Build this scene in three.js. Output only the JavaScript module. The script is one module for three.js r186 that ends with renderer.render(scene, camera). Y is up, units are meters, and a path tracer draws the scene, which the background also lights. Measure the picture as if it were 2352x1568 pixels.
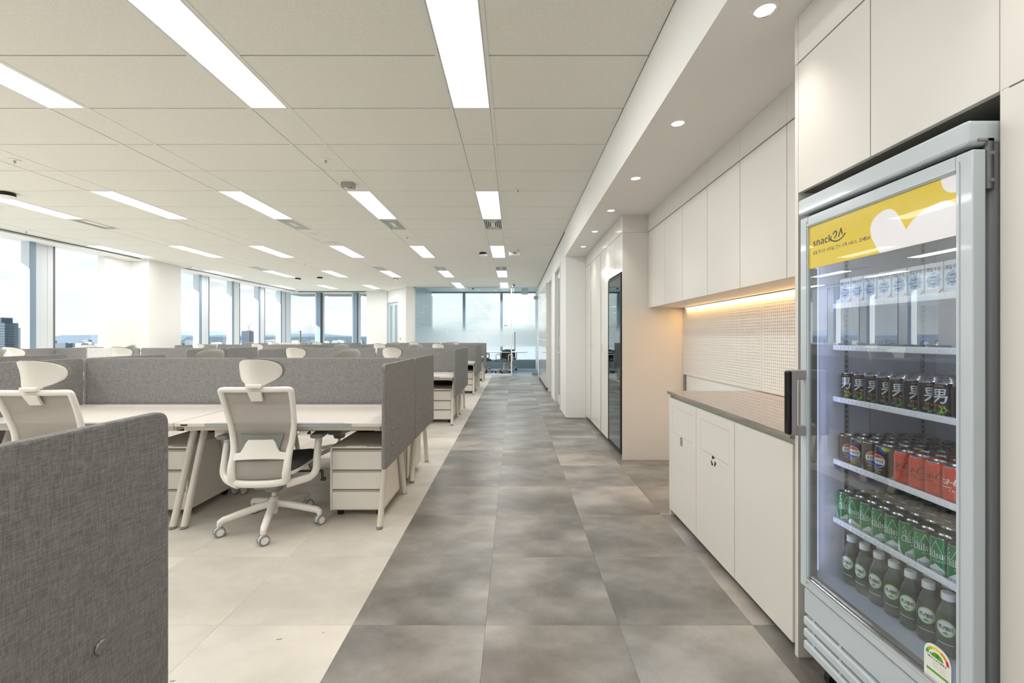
import * as THREE from 'three';
import { mergeGeometries, mergeVertices, toCreasedNormals } from 'three/addons/utils/BufferGeometryUtils.js';
import { RoundedBoxGeometry } from 'three/addons/geometries/RoundedBoxGeometry.js';
import { RectAreaLightUniformsLib } from 'three/addons/lights/RectAreaLightUniformsLib.js';

// ---------------------------------------------------------------- camera, sky, sun, exposure
const F = 988, VX = 1180, VY = 774, EYE = 1.295;
const scene = new THREE.Scene();
const camera = new THREE.PerspectiveCamera(2 * Math.atan(784 / F) * 180 / Math.PI, 2352 / 1568, 0.05, 30000);
camera.position.set(0, EYE, 0);
camera.lookAt(0, EYE, -10);
camera.setViewOffset(2352, 1568, 1176 - VX, 784 - VY, 2352, 1568);
const renderer = new THREE.WebGLRenderer({ antialias: true });
renderer.toneMapping = THREE.LinearToneMapping;
renderer.toneMappingExposure = 1.56;
renderer.shadowMap.enabled = true;
RectAreaLightUniformsLib.init();
const SKY_LEVEL = 0.8, SUN_LEVEL = 9, PANEL_LEVEL = 10.8, PANEL_GLOW = 1.2, SPOT_LEVEL = 1.0, LED_LEVEL = 62, FRIDGE_LED = 5.5;

let seed = 7;
const rnd = () => { seed = (seed + 0x6d2b79f5) | 0; let t = Math.imul(seed ^ (seed >>> 15), 1 | seed); t = (t + Math.imul(t ^ (t >>> 7), 61 | t)) ^ t; return ((t ^ (t >>> 14)) >>> 0) / 4294967296; };
const rr = (a, b) => a + (b - a) * rnd();
const clamp = THREE.MathUtils.clamp, lerp = THREE.MathUtils.lerp, sstep = THREE.MathUtils.smoothstep;

// value noise (3-D) for the sky
const hash3 = (x, y, z) => { let h = Math.imul(x, 374761393) ^ Math.imul(y, 668265263) ^ Math.imul(z, 2147483647 ^ 1274126177); h = Math.imul(h ^ (h >>> 13), 1274126177); return ((h ^ (h >>> 16)) >>> 0) / 4294967296; };
function noise3(x, y, z) {
  const ix = Math.floor(x), iy = Math.floor(y), iz = Math.floor(z), s = (t) => t * t * (3 - 2 * t), fx = s(x - ix), fy = s(y - iy), fz = s(z - iz);
  const c = (a, b, d) => hash3(ix + a, iy + b, iz + d);
  return lerp(lerp(lerp(c(0, 0, 0), c(1, 0, 0), fx), lerp(c(0, 1, 0), c(1, 1, 0), fx), fy), lerp(lerp(c(0, 0, 1), c(1, 0, 1), fx), lerp(c(0, 1, 1), c(1, 1, 1), fx), fy), fz);
}
const fbm3 = (x, y, z, o = 5) => { let s = 0, a = 0.5, n = 0; for (let i = 0; i < o; i++) { s += a * noise3(x, y, z); n += a; a *= 0.55; x *= 2.03; y *= 2.03; z *= 2.03; } return s / n; };
{ // cloudy bright sky, the same all round
  const W = 2048, H = 1024, data = new Float32Array(W * H * 4);
  for (let r = 0; r < H; r++) {
    const el = ((r + 0.5) / H - 0.5) * Math.PI, y = Math.sin(el), c = Math.cos(el);
    for (let k = 0; k < W; k++) {
      const az = ((k + 0.5) / W - 0.5) * 2 * Math.PI, x = c * Math.cos(az), z = c * Math.sin(az), o = (r * W + k) * 4;
      let col = [0.5, 0.53, 0.56];
      if (y > -0.01) {
        const q = 3.2, yy = y * 9;
        let d = fbm3(x * q + 11, yy + 3, z * q + 5, 6);
        const e = fbm3(x * q * 2.6 + 31, yy * 2.2 + 9, z * q * 2.6 + 15, 4);
        const cloud = sstep(d + 0.18 * (e - 0.5), 0.42, 0.6), lit = sstep(e, 0.3, 0.7);
        const high = sstep(y, 0.02, 0.35), sky = [lerp(0.86, 0.66, high), lerp(0.88, 0.76, high), lerp(0.88, 0.86, high)];
        const cl = [lerp(0.66, 1.1, lit), lerp(0.68, 1.08, lit), lerp(0.7, 1.06, lit)];
        col = sky.map((s, i) => lerp(s, cl[i], cloud));
      }
      data[o] = col[0]; data[o + 1] = col[1]; data[o + 2] = col[2]; data[o + 3] = 1;
    }
  }
  const t = new THREE.DataTexture(data, W, H, THREE.RGBAFormat, THREE.FloatType);
  t.mapping = THREE.EquirectangularReflectionMapping; t.magFilter = THREE.LinearFilter; t.needsUpdate = true;
  scene.background = t; scene.backgroundIntensity = SKY_LEVEL;
}
const sun = new THREE.DirectionalLight(new THREE.Color(1, 0.95, 0.87), SUN_LEVEL);
sun.name = 'sun';
sun.position.set(-60, 43, 40 - 8); sun.target.position.set(0, 0, -8);
sun.castShadow = true;
Object.assign(sun.shadow.camera, { left: -20, right: 20, top: 20, bottom: -20, near: 1, far: 150 });
sun.shadow.mapSize.set(2048, 2048);
scene.add(sun, sun.target);

// ---------------------------------------------------------------- helpers
const used = {};
const numbered = (n) => { const k = used[n] = (used[n] ?? -1) + 1; return k ? `${n}_${String(k).padStart(3, '0')}` : n; };
const V = (x, y, z) => new THREE.Vector3(x, y, z);
function flat(g) { // position + normal + uv, no index
  let h = g.index ? g.toNonIndexed() : g.clone();
  for (const k of Object.keys(h.attributes)) if (!['position', 'normal', 'uv'].includes(k)) h.deleteAttribute(k);
  if (!h.attributes.normal) h.computeVertexNormals();
  if (!h.attributes.uv) h.setAttribute('uv', new THREE.BufferAttribute(new Float32Array(h.attributes.position.count * 2), 2));
  h.groups = []; h.clearGroups();
  return h;
}
const join = (list) => { const a = [].concat(list).flat(5).map(flat); return a.length === 1 ? a[0] : mergeGeometries(a); };
function metres(g, ox = 0, oy = 0, s = 1) { // uv in metres, by the face's main axis
  const p = g.attributes.position, n = g.attributes.normal, uv = g.attributes.uv;
  for (let i = 0; i < p.count; i++) {
    const x = Math.abs(n.getX(i)), y = Math.abs(n.getY(i)), z = Math.abs(n.getZ(i));
    const u = x > y && x > z ? p.getZ(i) : p.getX(i), v = y >= x && y >= z ? p.getZ(i) : p.getY(i);
    uv.setXY(i, (u + ox) * s, (v + oy) * s);
  }
  return g;
}
// box between x0..x1, y0..y1, z0..z1; r rounds its edges
function bx(x0, x1, y0, y1, z0, z1, r = 0, seg = 1) {
  const w = Math.abs(x1 - x0), h = Math.abs(y1 - y0), d = Math.abs(z1 - z0);
  const g = r ? new RoundedBoxGeometry(w, h, d, seg, Math.min(r, w / 2.01, h / 2.01, d / 2.01)) : new THREE.BoxGeometry(w, h, d);
  return g.translate((x0 + x1) / 2, (y0 + y1) / 2, (z0 + z1) / 2);
}
// box given by depth in front of the camera
const bd = (x0, x1, y0, y1, d0, d1, r, seg) => bx(x0, x1, y0, y1, -d1, -d0, r, seg);
const cyl = (r0, r1, h, x = 0, y = 0, z = 0, n = 20) => new THREE.CylinderGeometry(r0, r1, h, n).translate(x, y, z);
function rodBetween(a, b, r0, r1 = r0, n = 10) {
  const d = b.clone().sub(a), g = new THREE.CylinderGeometry(r1, r0, d.length(), n);
  g.applyQuaternion(new THREE.Quaternion().setFromUnitVectors(V(0, 1, 0), d.clone().normalize()));
  return g.translate((a.x + b.x) / 2, (a.y + b.y) / 2, (a.z + b.z) / 2);
}
function lathe(pts, n = 24) { return new THREE.LatheGeometry(pts.map(([r, y]) => new THREE.Vector2(r, y)), n); }
function roundedShape(w, h, r, x = -w / 2, y = -h / 2) {
  const [a, b, c, d] = Array.isArray(r) ? r : [r, r, r, r]; // lower-left, lower-right, upper-right, upper-left
  const s = new THREE.Shape();
  s.moveTo(x + a, y); s.lineTo(x + w - b, y); if (b) s.quadraticCurveTo(x + w, y, x + w, y + b);
  s.lineTo(x + w, y + h - c); if (c) s.quadraticCurveTo(x + w, y + h, x + w - c, y + h);
  s.lineTo(x + d, y + h); if (d) s.quadraticCurveTo(x, y + h, x, y + h - d);
  s.lineTo(x, y + a); if (a) s.quadraticCurveTo(x, y, x + a, y);
  return s;
}
// plate of thickness t in the xy plane, centred on z = 0, with softened edges
function plate(shape, t, bevel = 0.002, curve = 6, bseg = 1) {
  const g = new THREE.ExtrudeGeometry(shape, { depth: t - 2 * bevel, bevelEnabled: bevel > 0, bevelThickness: bevel, bevelSize: bevel, bevelOffset: -bevel, bevelSegments: bseg, curveSegments: curve });
  return g.translate(0, 0, -t / 2 + bevel);
}
// tube of a superelliptic section swept along points; a = half width across (in the plane of ref), b = half depth
function sweep(pts, { a, b, ref = V(0, 0, 1), closed = false, n = 8, pow = 0.8, caps = true }) {
  const N = pts.length, A = typeof a === 'function' ? a : () => a, B = typeof b === 'function' ? b : () => b, pos = [], idx = [];
  for (let i = 0; i < N; i++) {
    const p = pts[i], q0 = pts[closed ? (i + N - 1) % N : Math.max(0, i - 1)], q1 = pts[closed ? (i + 1) % N : Math.min(N - 1, i + 1)];
    const T = q1.clone().sub(q0).normalize(), Bn = ref.clone().addScaledVector(T, -ref.dot(T)).normalize(), S = V(0, 0, 0).crossVectors(T, Bn).normalize();
    const t = i / (closed ? N : N - 1), ha = A(t), hb = B(t);
    for (let k = 0; k < n; k++) {
      const w = (k + 0.5) / n * 2 * Math.PI, c = Math.cos(w), s = Math.sin(w), m = (v) => Math.sign(v) * Math.pow(Math.abs(v), pow);
      const q = p.clone().addScaledVector(S, ha * m(c)).addScaledVector(Bn, hb * m(s));
      pos.push(q.x, q.y, q.z);
    }
  }
  const last = closed ? N : N - 1;
  for (let i = 0; i < last; i++) for (let k = 0; k < n; k++) {
    const i2 = (i + 1) % N, k2 = (k + 1) % n, p = i * n + k, q = i * n + k2, r = i2 * n + k, s = i2 * n + k2;
    idx.push(p, q, r, q, s, r);
  }
  if (!closed && caps) for (const [e, flip] of [[0, 1], [N - 1, 0]]) for (let k = 1; k < n - 1; k++) flip ? idx.push(e * n, e * n + k + 1, e * n + k) : idx.push(e * n, e * n + k, e * n + k + 1);
  const g = new THREE.BufferGeometry();
  g.setAttribute('position', new THREE.Float32BufferAttribute(pos, 3)); g.setIndex(idx);
  return toCreasedNormals(g, 0.9);
}
const spline = (pts, n, closed = false) => new THREE.CatmullRomCurve3(pts, closed, 'catmullrom', 0.5).getPoints(n).slice(0, closed ? n : n + 1);
// closed skin between two surfaces f(u,v) and b(u,v), u and v from 0 to 1
function slab(f, b, nu = 12, nv = 12, crease = 0.9) {
  const P = [], tri = [], at = (fn, i, j) => fn(i / nu, j / nv);
  const quad = (p, q, r, s) => { for (const v of [p, q, r, p, r, s]) P.push(v.x, v.y, v.z); };
  for (let i = 0; i < nu; i++) for (let j = 0; j < nv; j++) {
    quad(at(f, i, j), at(f, i + 1, j), at(f, i + 1, j + 1), at(f, i, j + 1));
    quad(at(b, i, j), at(b, i, j + 1), at(b, i + 1, j + 1), at(b, i + 1, j));
  }
  for (let i = 0; i < nu; i++) { quad(at(b, i, 0), at(b, i + 1, 0), at(f, i + 1, 0), at(f, i, 0)); quad(at(f, i, nv), at(f, i + 1, nv), at(b, i + 1, nv), at(b, i, nv)); }
  for (let j = 0; j < nv; j++) { quad(at(f, 0, j), at(f, 0, j + 1), at(b, 0, j + 1), at(b, 0, j)); quad(at(b, nu, j), at(b, nu, j + 1), at(f, nu, j + 1), at(f, nu, j)); }
  let g = new THREE.BufferGeometry();
  g.setAttribute('position', new THREE.Float32BufferAttribute(P, 3));
  g = mergeVertices(g, 1e-5);
  return toCreasedNormals(g, crease);
}
function interp(table) { // piecewise smooth y -> value
  return (y) => { let i = 0; while (i < table.length - 2 && y > table[i + 1][0]) i++; const [a, p] = table[i], [b, q] = table[i + 1]; return lerp(p, q, clamp((y - a) / (b - a), 0, 1)); };
}

function mesh(name, geos, material, parent) {
  const m = new THREE.Mesh(Array.isArray(geos) ? join(geos) : geos, material);
  m.name = name; m.castShadow = m.receiveShadow = true;
  if (parent) parent.add(m);
  return m;
}
// part under a parent that stands unturned: geometry given in the scene's axes
function wpart(name, geos, material, parent) {
  const g = join(geos), o = V(0, 0, 0);
  for (let p = parent; p; p = p.parent) o.add(p.position);
  g.translate(-o.x, -o.y, -o.z);
  return mesh(name, g, material, parent);
}
function thing(name, label, category, [x, y, z] = [0, 0, 0], turn = 0, group) {
  const o = new THREE.Group(); o.name = numbered(name); scene.add(o);
  o.position.set(x, y, z); o.rotation.y = turn; o.userData = { label, category };
  if (group) o.userData.group = group;
  return o;
}
function dup(root, [x, y, z], turn, label, group) {
  const r = root.clone(); r.name = numbered(root.name.replace(/_\d{3}$/, '')); scene.add(r);
  r.position.set(x, y, z); r.rotation.y = turn; r.userData = { ...root.userData, label };
  if (group) r.userData.group = group;
  return r;
}
function struct(name, geos, material) {
  const o = geos ? mesh(name, geos, material) : new THREE.Group();
  o.name = name; o.userData = { kind: 'structure' }; scene.add(o);
  return o;
}

// ---------------------------------------------------------------- textures
function tileNoise(N, periods, amps, sx = 1, sy = 1) { // tileable value noise, N x N, about 0..1
  const out = new Float32Array(N * N), tot = amps.reduce((a, b) => a + b, 0);
  periods.forEach((p, i) => {
    const px = Math.max(1, Math.round(p * sx)), py = Math.max(1, Math.round(p * sy)), lat = new Float32Array(px * py).map(() => rnd());
    for (let y = 0; y < N; y++) {
      const fy = y / N * py, y0 = Math.floor(fy), ty = fy - y0, sy2 = ty * ty * (3 - 2 * ty), ya = (y0 % py) * px, yb = ((y0 + 1) % py) * px;
      for (let x = 0; x < N; x++) {
        const fx = x / N * px, x0 = Math.floor(fx), tx = fx - x0, s = tx * tx * (3 - 2 * tx), a = x0 % px, b = (x0 + 1) % px;
        out[y * N + x] += amps[i] / tot * lerp(lerp(lat[ya + a], lat[ya + b], s), lerp(lat[yb + a], lat[yb + b], s), sy2);
      }
    }
  });
  return out;
}
function dataTex(N, fn, srgb = true) {
  const d = new Uint8Array(N * N * 4);
  for (let i = 0; i < N * N; i++) { const c = fn(i); d[i * 4] = clamp(c[0], 0, 255); d[i * 4 + 1] = clamp(c[1], 0, 255); d[i * 4 + 2] = clamp(c[2], 0, 255); d[i * 4 + 3] = 255; }
  const t = new THREE.DataTexture(d, N, N); t.magFilter = THREE.LinearFilter; t.wrapS = t.wrapT = THREE.RepeatWrapping;
  if (srgb) t.colorSpace = THREE.SRGBColorSpace;
  t.needsUpdate = true; return t;
}
function canvasTex(w, h, draw) {
  const c = document.createElement('canvas'); c.width = w; c.height = h;
  const x = c.getContext('2d'); draw(x, w, h);
  const t = new THREE.CanvasTexture(c); t.colorSpace = THREE.SRGBColorSpace; t.wrapS = THREE.RepeatWrapping; return t;
}
// Korean syllables drawn from strokes
const JAMO = (() => {
  const C = (cx, cy, r) => ({ c: [cx, cy, r] });
  const g = { 'ㄱ': [[0.02, 0.1, 0.95, 0.1, 0.8, 1]], 'ㄴ': [[0.1, 0, 0.1, 0.9, 1, 0.9]], 'ㄷ': [[0.95, 0.1, 0.1, 0.1, 0.1, 0.9, 1, 0.9]], 'ㄹ': [[0.05, 0.05, 0.95, 0.05, 0.95, 0.5, 0.05, 0.5, 0.05, 0.95, 1, 0.95]],
    'ㅁ': [[0.08, 0.06, 0.92, 0.06, 0.92, 0.94, 0.08, 0.94, 0.08, 0.06]], 'ㅂ': [[0.1, 0, 0.1, 0.95, 0.9, 0.95, 0.9, 0], [0.1, 0.45, 0.9, 0.45]], 'ㅅ': [[0.5, 0, 0.5, 0.25, 0, 1], [0.5, 0.3, 1, 1]], 'ㅇ': [C(0.5, 0.5, 0.46)],
    'ㅈ': [[0.05, 0.06, 0.95, 0.06], [0.5, 0.06, 0.5, 0.35, 0, 1], [0.52, 0.42, 1, 1]], 'ㅊ': [[0.35, -0.12, 0.65, -0.12], [0.05, 0.14, 0.95, 0.14], [0.5, 0.14, 0.5, 0.4, 0, 1], [0.52, 0.48, 1, 1]],
    'ㅋ': [[0.02, 0.08, 0.95, 0.08, 0.8, 1], [0.02, 0.5, 0.9, 0.5]], 'ㅌ': [[0.95, 0.06, 0.1, 0.06, 0.1, 0.94, 1, 0.94], [0.1, 0.5, 0.92, 0.5]], 'ㅍ': [[0.05, 0.06, 0.95, 0.06], [0, 0.94, 1, 0.94], [0.32, 0.06, 0.32, 0.94], [0.68, 0.06, 0.68, 0.94]],
    'ㅎ': [[0.35, -0.05, 0.65, -0.05], [0, 0.2, 1, 0.2], C(0.5, 0.66, 0.3)] };
  const v = { 'ㅏ': [[0.4, 0, 0.4, 1], [0.4, 0.5, 1, 0.5]], 'ㅐ': [[0.25, 0.03, 0.25, 0.97], [0.85, 0, 0.85, 1], [0.25, 0.5, 0.85, 0.5]], 'ㅑ': [[0.4, 0, 0.4, 1], [0.4, 0.35, 1, 0.35], [0.4, 0.65, 1, 0.65]], 'ㅓ': [[0.8, 0, 0.8, 1], [0.1, 0.5, 0.8, 0.5]],
    'ㅔ': [[0.45, 0.03, 0.45, 0.97], [0.95, 0, 0.95, 1], [0, 0.5, 0.45, 0.5]], 'ㅕ': [[0.8, 0, 0.8, 1], [0.1, 0.35, 0.8, 0.35], [0.1, 0.65, 0.8, 0.65]], 'ㅣ': [[0.6, 0, 0.6, 1]],
    'ㅗ': [[0, 0.9, 1, 0.9], [0.5, 0.1, 0.5, 0.9]], 'ㅛ': [[0, 0.9, 1, 0.9], [0.33, 0.1, 0.33, 0.9], [0.67, 0.1, 0.67, 0.9]], 'ㅜ': [[0, 0.1, 1, 0.1], [0.5, 0.1, 0.5, 1]], 'ㅠ': [[0, 0.1, 1, 0.1], [0.33, 0.1, 0.33, 1], [0.67, 0.1, 0.67, 1]], 'ㅡ': [[0, 0.5, 1, 0.5]] };
  return { ...g, ...v };
})();
const CHO = 'ㄱㄲㄴㄷㄸㄹㅁㅂㅃㅅㅆㅇㅈㅉㅊㅋㅌㅍㅎ', JUNG = 'ㅏㅐㅑㅒㅓㅔㅕㅖㅗㅘㅙㅚㅛㅜㅝㅞㅟㅠㅡㅢㅣ', JONG = ' ㄱㄲㄳㄴㄵㄶㄷㄹㄺㄻㄼㄽㄾㄿㅀㅁㅂㅄㅅㅆㅇㅈㅊㅋㅌㅍㅎ';
function korean(c, text, x, y, size, weight, font = 'sans-serif') { // y = top of the letters; returns the end
  c.lineWidth = weight; c.lineCap = 'butt'; c.lineJoin = 'miter';
  const put = (j, bx0, by0, w, h) => { for (const s of JAMO[j] ?? []) { c.beginPath(); if (s.c) c.ellipse(bx0 + s.c[0] * w, by0 + s.c[1] * h, s.c[2] * w, s.c[2] * h, 0, 0, 7); else for (let i = 0; i < s.length; i += 2) c[i ? 'lineTo' : 'moveTo'](bx0 + s[i] * w, by0 + s[i + 1] * h); c.stroke(); } };
  for (const ch of text) {
    const k = ch.codePointAt(0) - 0xac00;
    if (k < 0 || k > 11171) { c.font = `bold ${size}px ${font}`; c.textAlign = 'left'; c.textBaseline = 'alphabetic'; c.fillText(ch, x, y + size * 0.88); x += ch === ' ' ? size * 0.32 : c.measureText(ch).width; continue; }
    const ci = CHO[Math.floor(k / 588)], vo = JUNG[Math.floor(k % 588 / 28)], fi = JONG[k % 28], S = size, up = 'ㅗㅛㅜㅠㅡ'.includes(vo), has = fi !== ' ', H = has ? 0.5 : 0.92;
    if (up) { put(ci, x + S * 0.16, y + S * 0.03, S * 0.6, S * H * 0.48); put(vo, x + S * 0.04, y + S * (0.03 + H * 0.6), S * 0.84, S * H * 0.4); }
    else { put(ci, x + S * 0.05, y + S * 0.06, S * 0.42, S * (has ? 0.42 : 0.8)); put(vo, x + S * 0.5, y, S * 0.36, S * (has ? 0.52 : 1)); }
    if (has) put(fi, x + S * 0.18, y + S * 0.62, S * 0.6, S * 0.34);
    x += S * 0.96;
  }
  return x;
}

// ---------------------------------------------------------------- materials
const std = (color, roughness = 0.6, o = {}) => new THREE.MeshStandardMaterial({ color: new THREE.Color(color), roughness, ...o });
const phys = (color, roughness, o = {}) => new THREE.MeshPhysicalMaterial({ color: new THREE.Color(color), roughness, ...o });
const M = {};
{
  const n1 = tileNoise(1024, [4, 8, 16, 32, 64], [1, 0.75, 0.5, 0.3, 0.2], 0.8, 1.2), n2 = tileNoise(1024, [3, 7, 15], [1, 0.6, 0.3]), n3 = tileNoise(1024, [128, 256], [1, 1]);
  const dark = dataTex(1024, (i) => { const v = sstep(n1[i], 0.22, 0.78), w = n2[i] - 0.5, f = (n3[i] - 0.5) * 10, b = 100 + 68 * v + f; return [b + 4 + w * 14, b + 1, b - 4 - w * 14]; });
  const light = dataTex(1024, (i) => { const v = sstep(n1[i], 0.2, 0.8), w = n2[i] - 0.5, f = (n3[i] - 0.5) * 5, b = 186 + 30 * v + f; return [b + 5 + w * 5, b - 1, b - 11 - w * 6]; });
  for (const t of [dark, light]) t.repeat.set(1 / 2.9, 1 / 2.9);
  M.floorDark = phys(0xffffff, 0.36, { map: dark });
  M.floorLight = phys(0xffffff, 0.45, { map: light });
  // woven felt of the desk screens: threads of uneven tone both ways
  const N = 512, a = tileNoise(N, [22], [1], 1, 9), b = tileNoise(N, [22], [1], 9, 1), f = tileNoise(N, [170, 256], [1, 1]);
  const weave = (i) => 0.5 + (a[i] - 0.5) * 0.55 + (b[i] - 0.5) * 0.55 + (f[i] - 0.5) * 0.5;
  const felt = dataTex(N, (i) => { const v = 134 + 44 * (weave(i) - 0.5); return [v + 2, v + 1, v]; }), bump = dataTex(N, (i) => { const v = 255 * weave(i); return [v, v, v]; }, false);
  for (const t of [felt, bump]) t.repeat.set(1 / 0.34, 1 / 0.34);
  M.felt = std(0xffffff, 0.95, { map: felt, bumpMap: bump, bumpScale: 0.0005 });
  const spk = tileNoise(512, [128, 256], [1, 1]), tile = dataTex(512, (i) => { const v = 236 + (spk[i] - 0.5) * 22; return [v + 1, v, v - 9]; });
  tile.repeat.set(1 / 0.5, 1 / 0.5);
  M.ceilTile = std(0xffffff, 0.95, { map: tile });
}
M.white = std(0xf4f3ef, 0.7);
M.wall = std(0xf1f1ee, 0.75);
M.ceilBar = std(0xe9ebe4, 0.5);
M.dark = std(0x2b2b2a, 0.7);
M.void = std(0x4a4a46, 0.9);
M.cabinet = phys(0xdfdbd4, 0.42);
M.cabinetGloss = phys(0xe3e1da, 0.18);
M.lockerGloss = phys(0xe6e6e2, 0.07, { specularIntensity: 1.5, ior: 1.6 });
M.cabinetDark = std(0x6b6862, 0.6);
M.panelGlow = std(0xffffff, 0.5, { emissive: new THREE.Color(1, 1, 0.98), emissiveIntensity: PANEL_GLOW });
M.desk = phys(0xdcd4cc, 0.38);
M.frame = std(0xe2dbd1, 0.5);
M.ped = std(0xf3eee6, 0.55);
M.pedGap = std(0xbdb5aa, 0.6);
M.footGrey = std(0x8d8d8c, 0.6);
M.edgePad = std(0xa8adb0, 0.6);
M.black = std(0x17171a, 0.55);
M.modesty = std(0x3a3b3b, 0.9);
M.shell = phys(0xf0ece5, 0.42);
M.cushion = std(0x7d7c78, 0.85);
M.headCushion = std(0x8a8983, 0.7);
M.seatFabric = std(0x4c4a49, 0.95);
M.armPad = std(0x7e7e80, 0.6);
M.mech = std(0x8f9190, 0.5);
M.mechDark = std(0x3a3a3b, 0.5);
M.lumbarPad = std(0x888b87, 0.7);
M.net = std(0xbcb5ae, 0.9, { transparent: true, opacity: 0.72, side: THREE.DoubleSide });
M.tyre = std(0x8b9094, 0.6);
M.alu = phys(0xb9bfc4, 0.35, { metalness: 0.7 });
M.chrome = phys(0xd8dadc, 0.12, { metalness: 1 });
M.doorAlu = phys(0xe4e5e3, 0.35);
M.steel = phys(0xa6a6a8, 0.3, { metalness: 0.9 });
M.mullion = std(0x7f95a8, 0.45);
M.mullionDark = std(0x3d4c5a, 0.5);
M.mullionPale = std(0xd4dbe0, 0.5);
M.glass = phys(0xfbfefe, 0, { transmission: 1, thickness: 0, ior: 1.5, specularIntensity: 0.4 });
M.glassGreen = phys(0xfafdfd, 0, { transmission: 1, thickness: 0, ior: 1.4, specularIntensity: 0.12 });

// ================================================================ THE SETTING
const CH = 2.995, SOF = 2.588; // ceiling, soffit
const ROW = (k) => 0.2 + 0.6 * k; // ceiling joints, by depth

// ---------------------------------------------------------------- floor
{
  const floor = struct('floor');
  mesh('subfloor', bd(-9, 2.2, -0.2, -0.011, -4.6, 18.2), M.void, floor);
  const make = (w, d, n) => Array.from({ length: n }, () => metres(bx(-w / 2, w / 2, -0.01, 0, -d / 2, d / 2).toNonIndexed(), rr(0, 3), rr(0, 3)));
  const sq = make(0.5992, 0.5992, 12);
  const place = (g, m, x, d) => { const t = mesh('tile', g, m, floor); t.position.set(x, 0, -d); };
  const D0 = 0.135;
  const restDark = [], restLight = [];
  for (let k = -8; k < 25; k++) {
    const d = D0 + 0.6 * k + 0.3;
    for (let c = 0; c < 5; c++) {
      const x = -0.726 + 0.6 * c + 0.3, seen = k >= 1 && k < 24 && (c < 3 || (c === 3 && k < 11));
      if (c >= 3 && k >= 12) continue;
      if (seen) place(sq[Math.floor(rnd() * 12)], M.floorDark, x, d);
      else restDark.push(sq[Math.floor(rnd() * 12)].clone().translate(x, 0, -d));
    }
    for (let c = 0; c < 14; c++) {
      const x = -0.726 - 0.6 * c - 0.3, seen = k >= 1 && k < 24 && c < 6;
      if (k === 24 && c < 6) continue;
      if (seen) place(sq[Math.floor(rnd() * 12)], M.floorLight, x, d);
      else restLight.push(sq[Math.floor(rnd() * 12)].clone().translate(x, 0, -d));
    }
  }
  for (let k = 25; k < 27; k++) for (let c = 6; c < 14; c++) restLight.push(sq[k % 12].clone().translate(-0.726 - 0.6 * c - 0.3, 0, -(D0 + 0.6 * k + 0.3)));
  for (const [n, g, m] of [['dark_tiles', restDark, M.floorDark], ['light_tiles', restLight, M.floorLight]]) mesh(n, g, m, floor).userData.kind = 'stuff';
  mesh('carpet', bd(-3.6, 1.3, -0.01, 0.001, 14.56, 18), std(0x8996a6, 0.35), floor);
}

// ---------------------------------------------------------------- ceiling
const STRIP = (k) => -0.313 - 1.5 * k;
{
  const ceiling = struct('ceiling');
  mesh('ceiling_slab', [bd(-9, 2.2, CH + 0.016, CH + 0.25, -4.6, 14.64), bd(-9, -3.5, CH + 0.016, CH + 0.25, 14.64, 18.2)], std(0x9a9a92, 0.9), ceiling);
  const geo = {};
  const tile = (w, x, k, back) => {
    const key = w.toFixed(2) + (k % 3);
    geo[key] ??= metres(flat(bx(-w / 2, w / 2, 0, 0.014, -0.295, 0.295, 0.003)), rr(0, 1), rr(0, 1));
    if (back) return back.push(geo[key].clone().translate(x, CH, -(ROW(k) + 0.3)));
    const t = mesh('tile', geo[key], M.ceilTile, ceiling); t.position.set(x, CH, -(ROW(k) + 0.3));
  };
  const back = [], lamps = new Set(['3', '4', '8', '9', '13', '14', '18', '19', '-2', '-1']);
  for (let k = -8; k < 27; k++) {
    const seen = k >= 3 && k < 24 ? null : back;
    for (let s = 0; s < 6; s++) {
      const xs = STRIP(s);
      if (k >= 24 && s < 3) continue;
      tile(1.186, xs - 0.75, k, s > 4 ? back : seen);
      const lit = lamps.has(String(k)) || (s < 2 ? k === 22 || k === 23 : s > 2 && (k === 23 || k === 24));
      if (s === 2 && k >= 23) continue;
      const outlet = s < 3 ? k === 10 || k === 17 : s === 4 ? k === 10 || k === 17 : s === 3 && k === 25;
      if (!lit && !outlet) tile(0.272, xs, k, seen);
    }
    if (k < 24) tile(0.97, 0.33, k, seen);
  }
  for (const [x0, x1, d0, d1] of [[-4.653, -3.473, 14.605, 15.195], [-4.653, -3.473, 15.205, 15.95], [-3.45, -3.176, 14.005, 14.595]]) mesh('tile', metres(flat(bd(x0, x1, CH, CH + 0.014, d0, d1, 0.003))), M.ceilTile, ceiling);
  mesh('ceiling_tiles', back, M.ceilTile, ceiling).userData.kind = 'stuff';
  for (let s = 0; s < 6; s++) for (const e of [-0.15, 0.15]) {
    const x = STRIP(s) + e, end = s < 2 ? 14.62 : s === 2 ? 14.9 : 16.1;
    mesh('ceiling_rail', bd(x - 0.012, x + 0.012, CH - 0.003, CH + 0.016, -4.5, end), M.ceilBar, ceiling);
  }
  // edge of the ceiling above the windows: slot for blinds and a plain soffit
  struct('trim_1', [bd(-8.56, -8.1, CH - 0.03, CH + 0.02, -4.5, 16.4), bd(-8.1, -4.7, CH - 0.03, CH + 0.02, 15.98, 16.36)], M.white);
  struct('trim_2', [bd(-8.1, -8.04, CH - 0.004, CH + 0.016, 1, 9.3), bd(-8.1, -8.05, CH - 0.004, CH + 0.016, 10.6, 15.9), bd(-8.0, -5.5, CH - 0.034, CH - 0.02, 15.94, 15.985)], M.dark);
}
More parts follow.
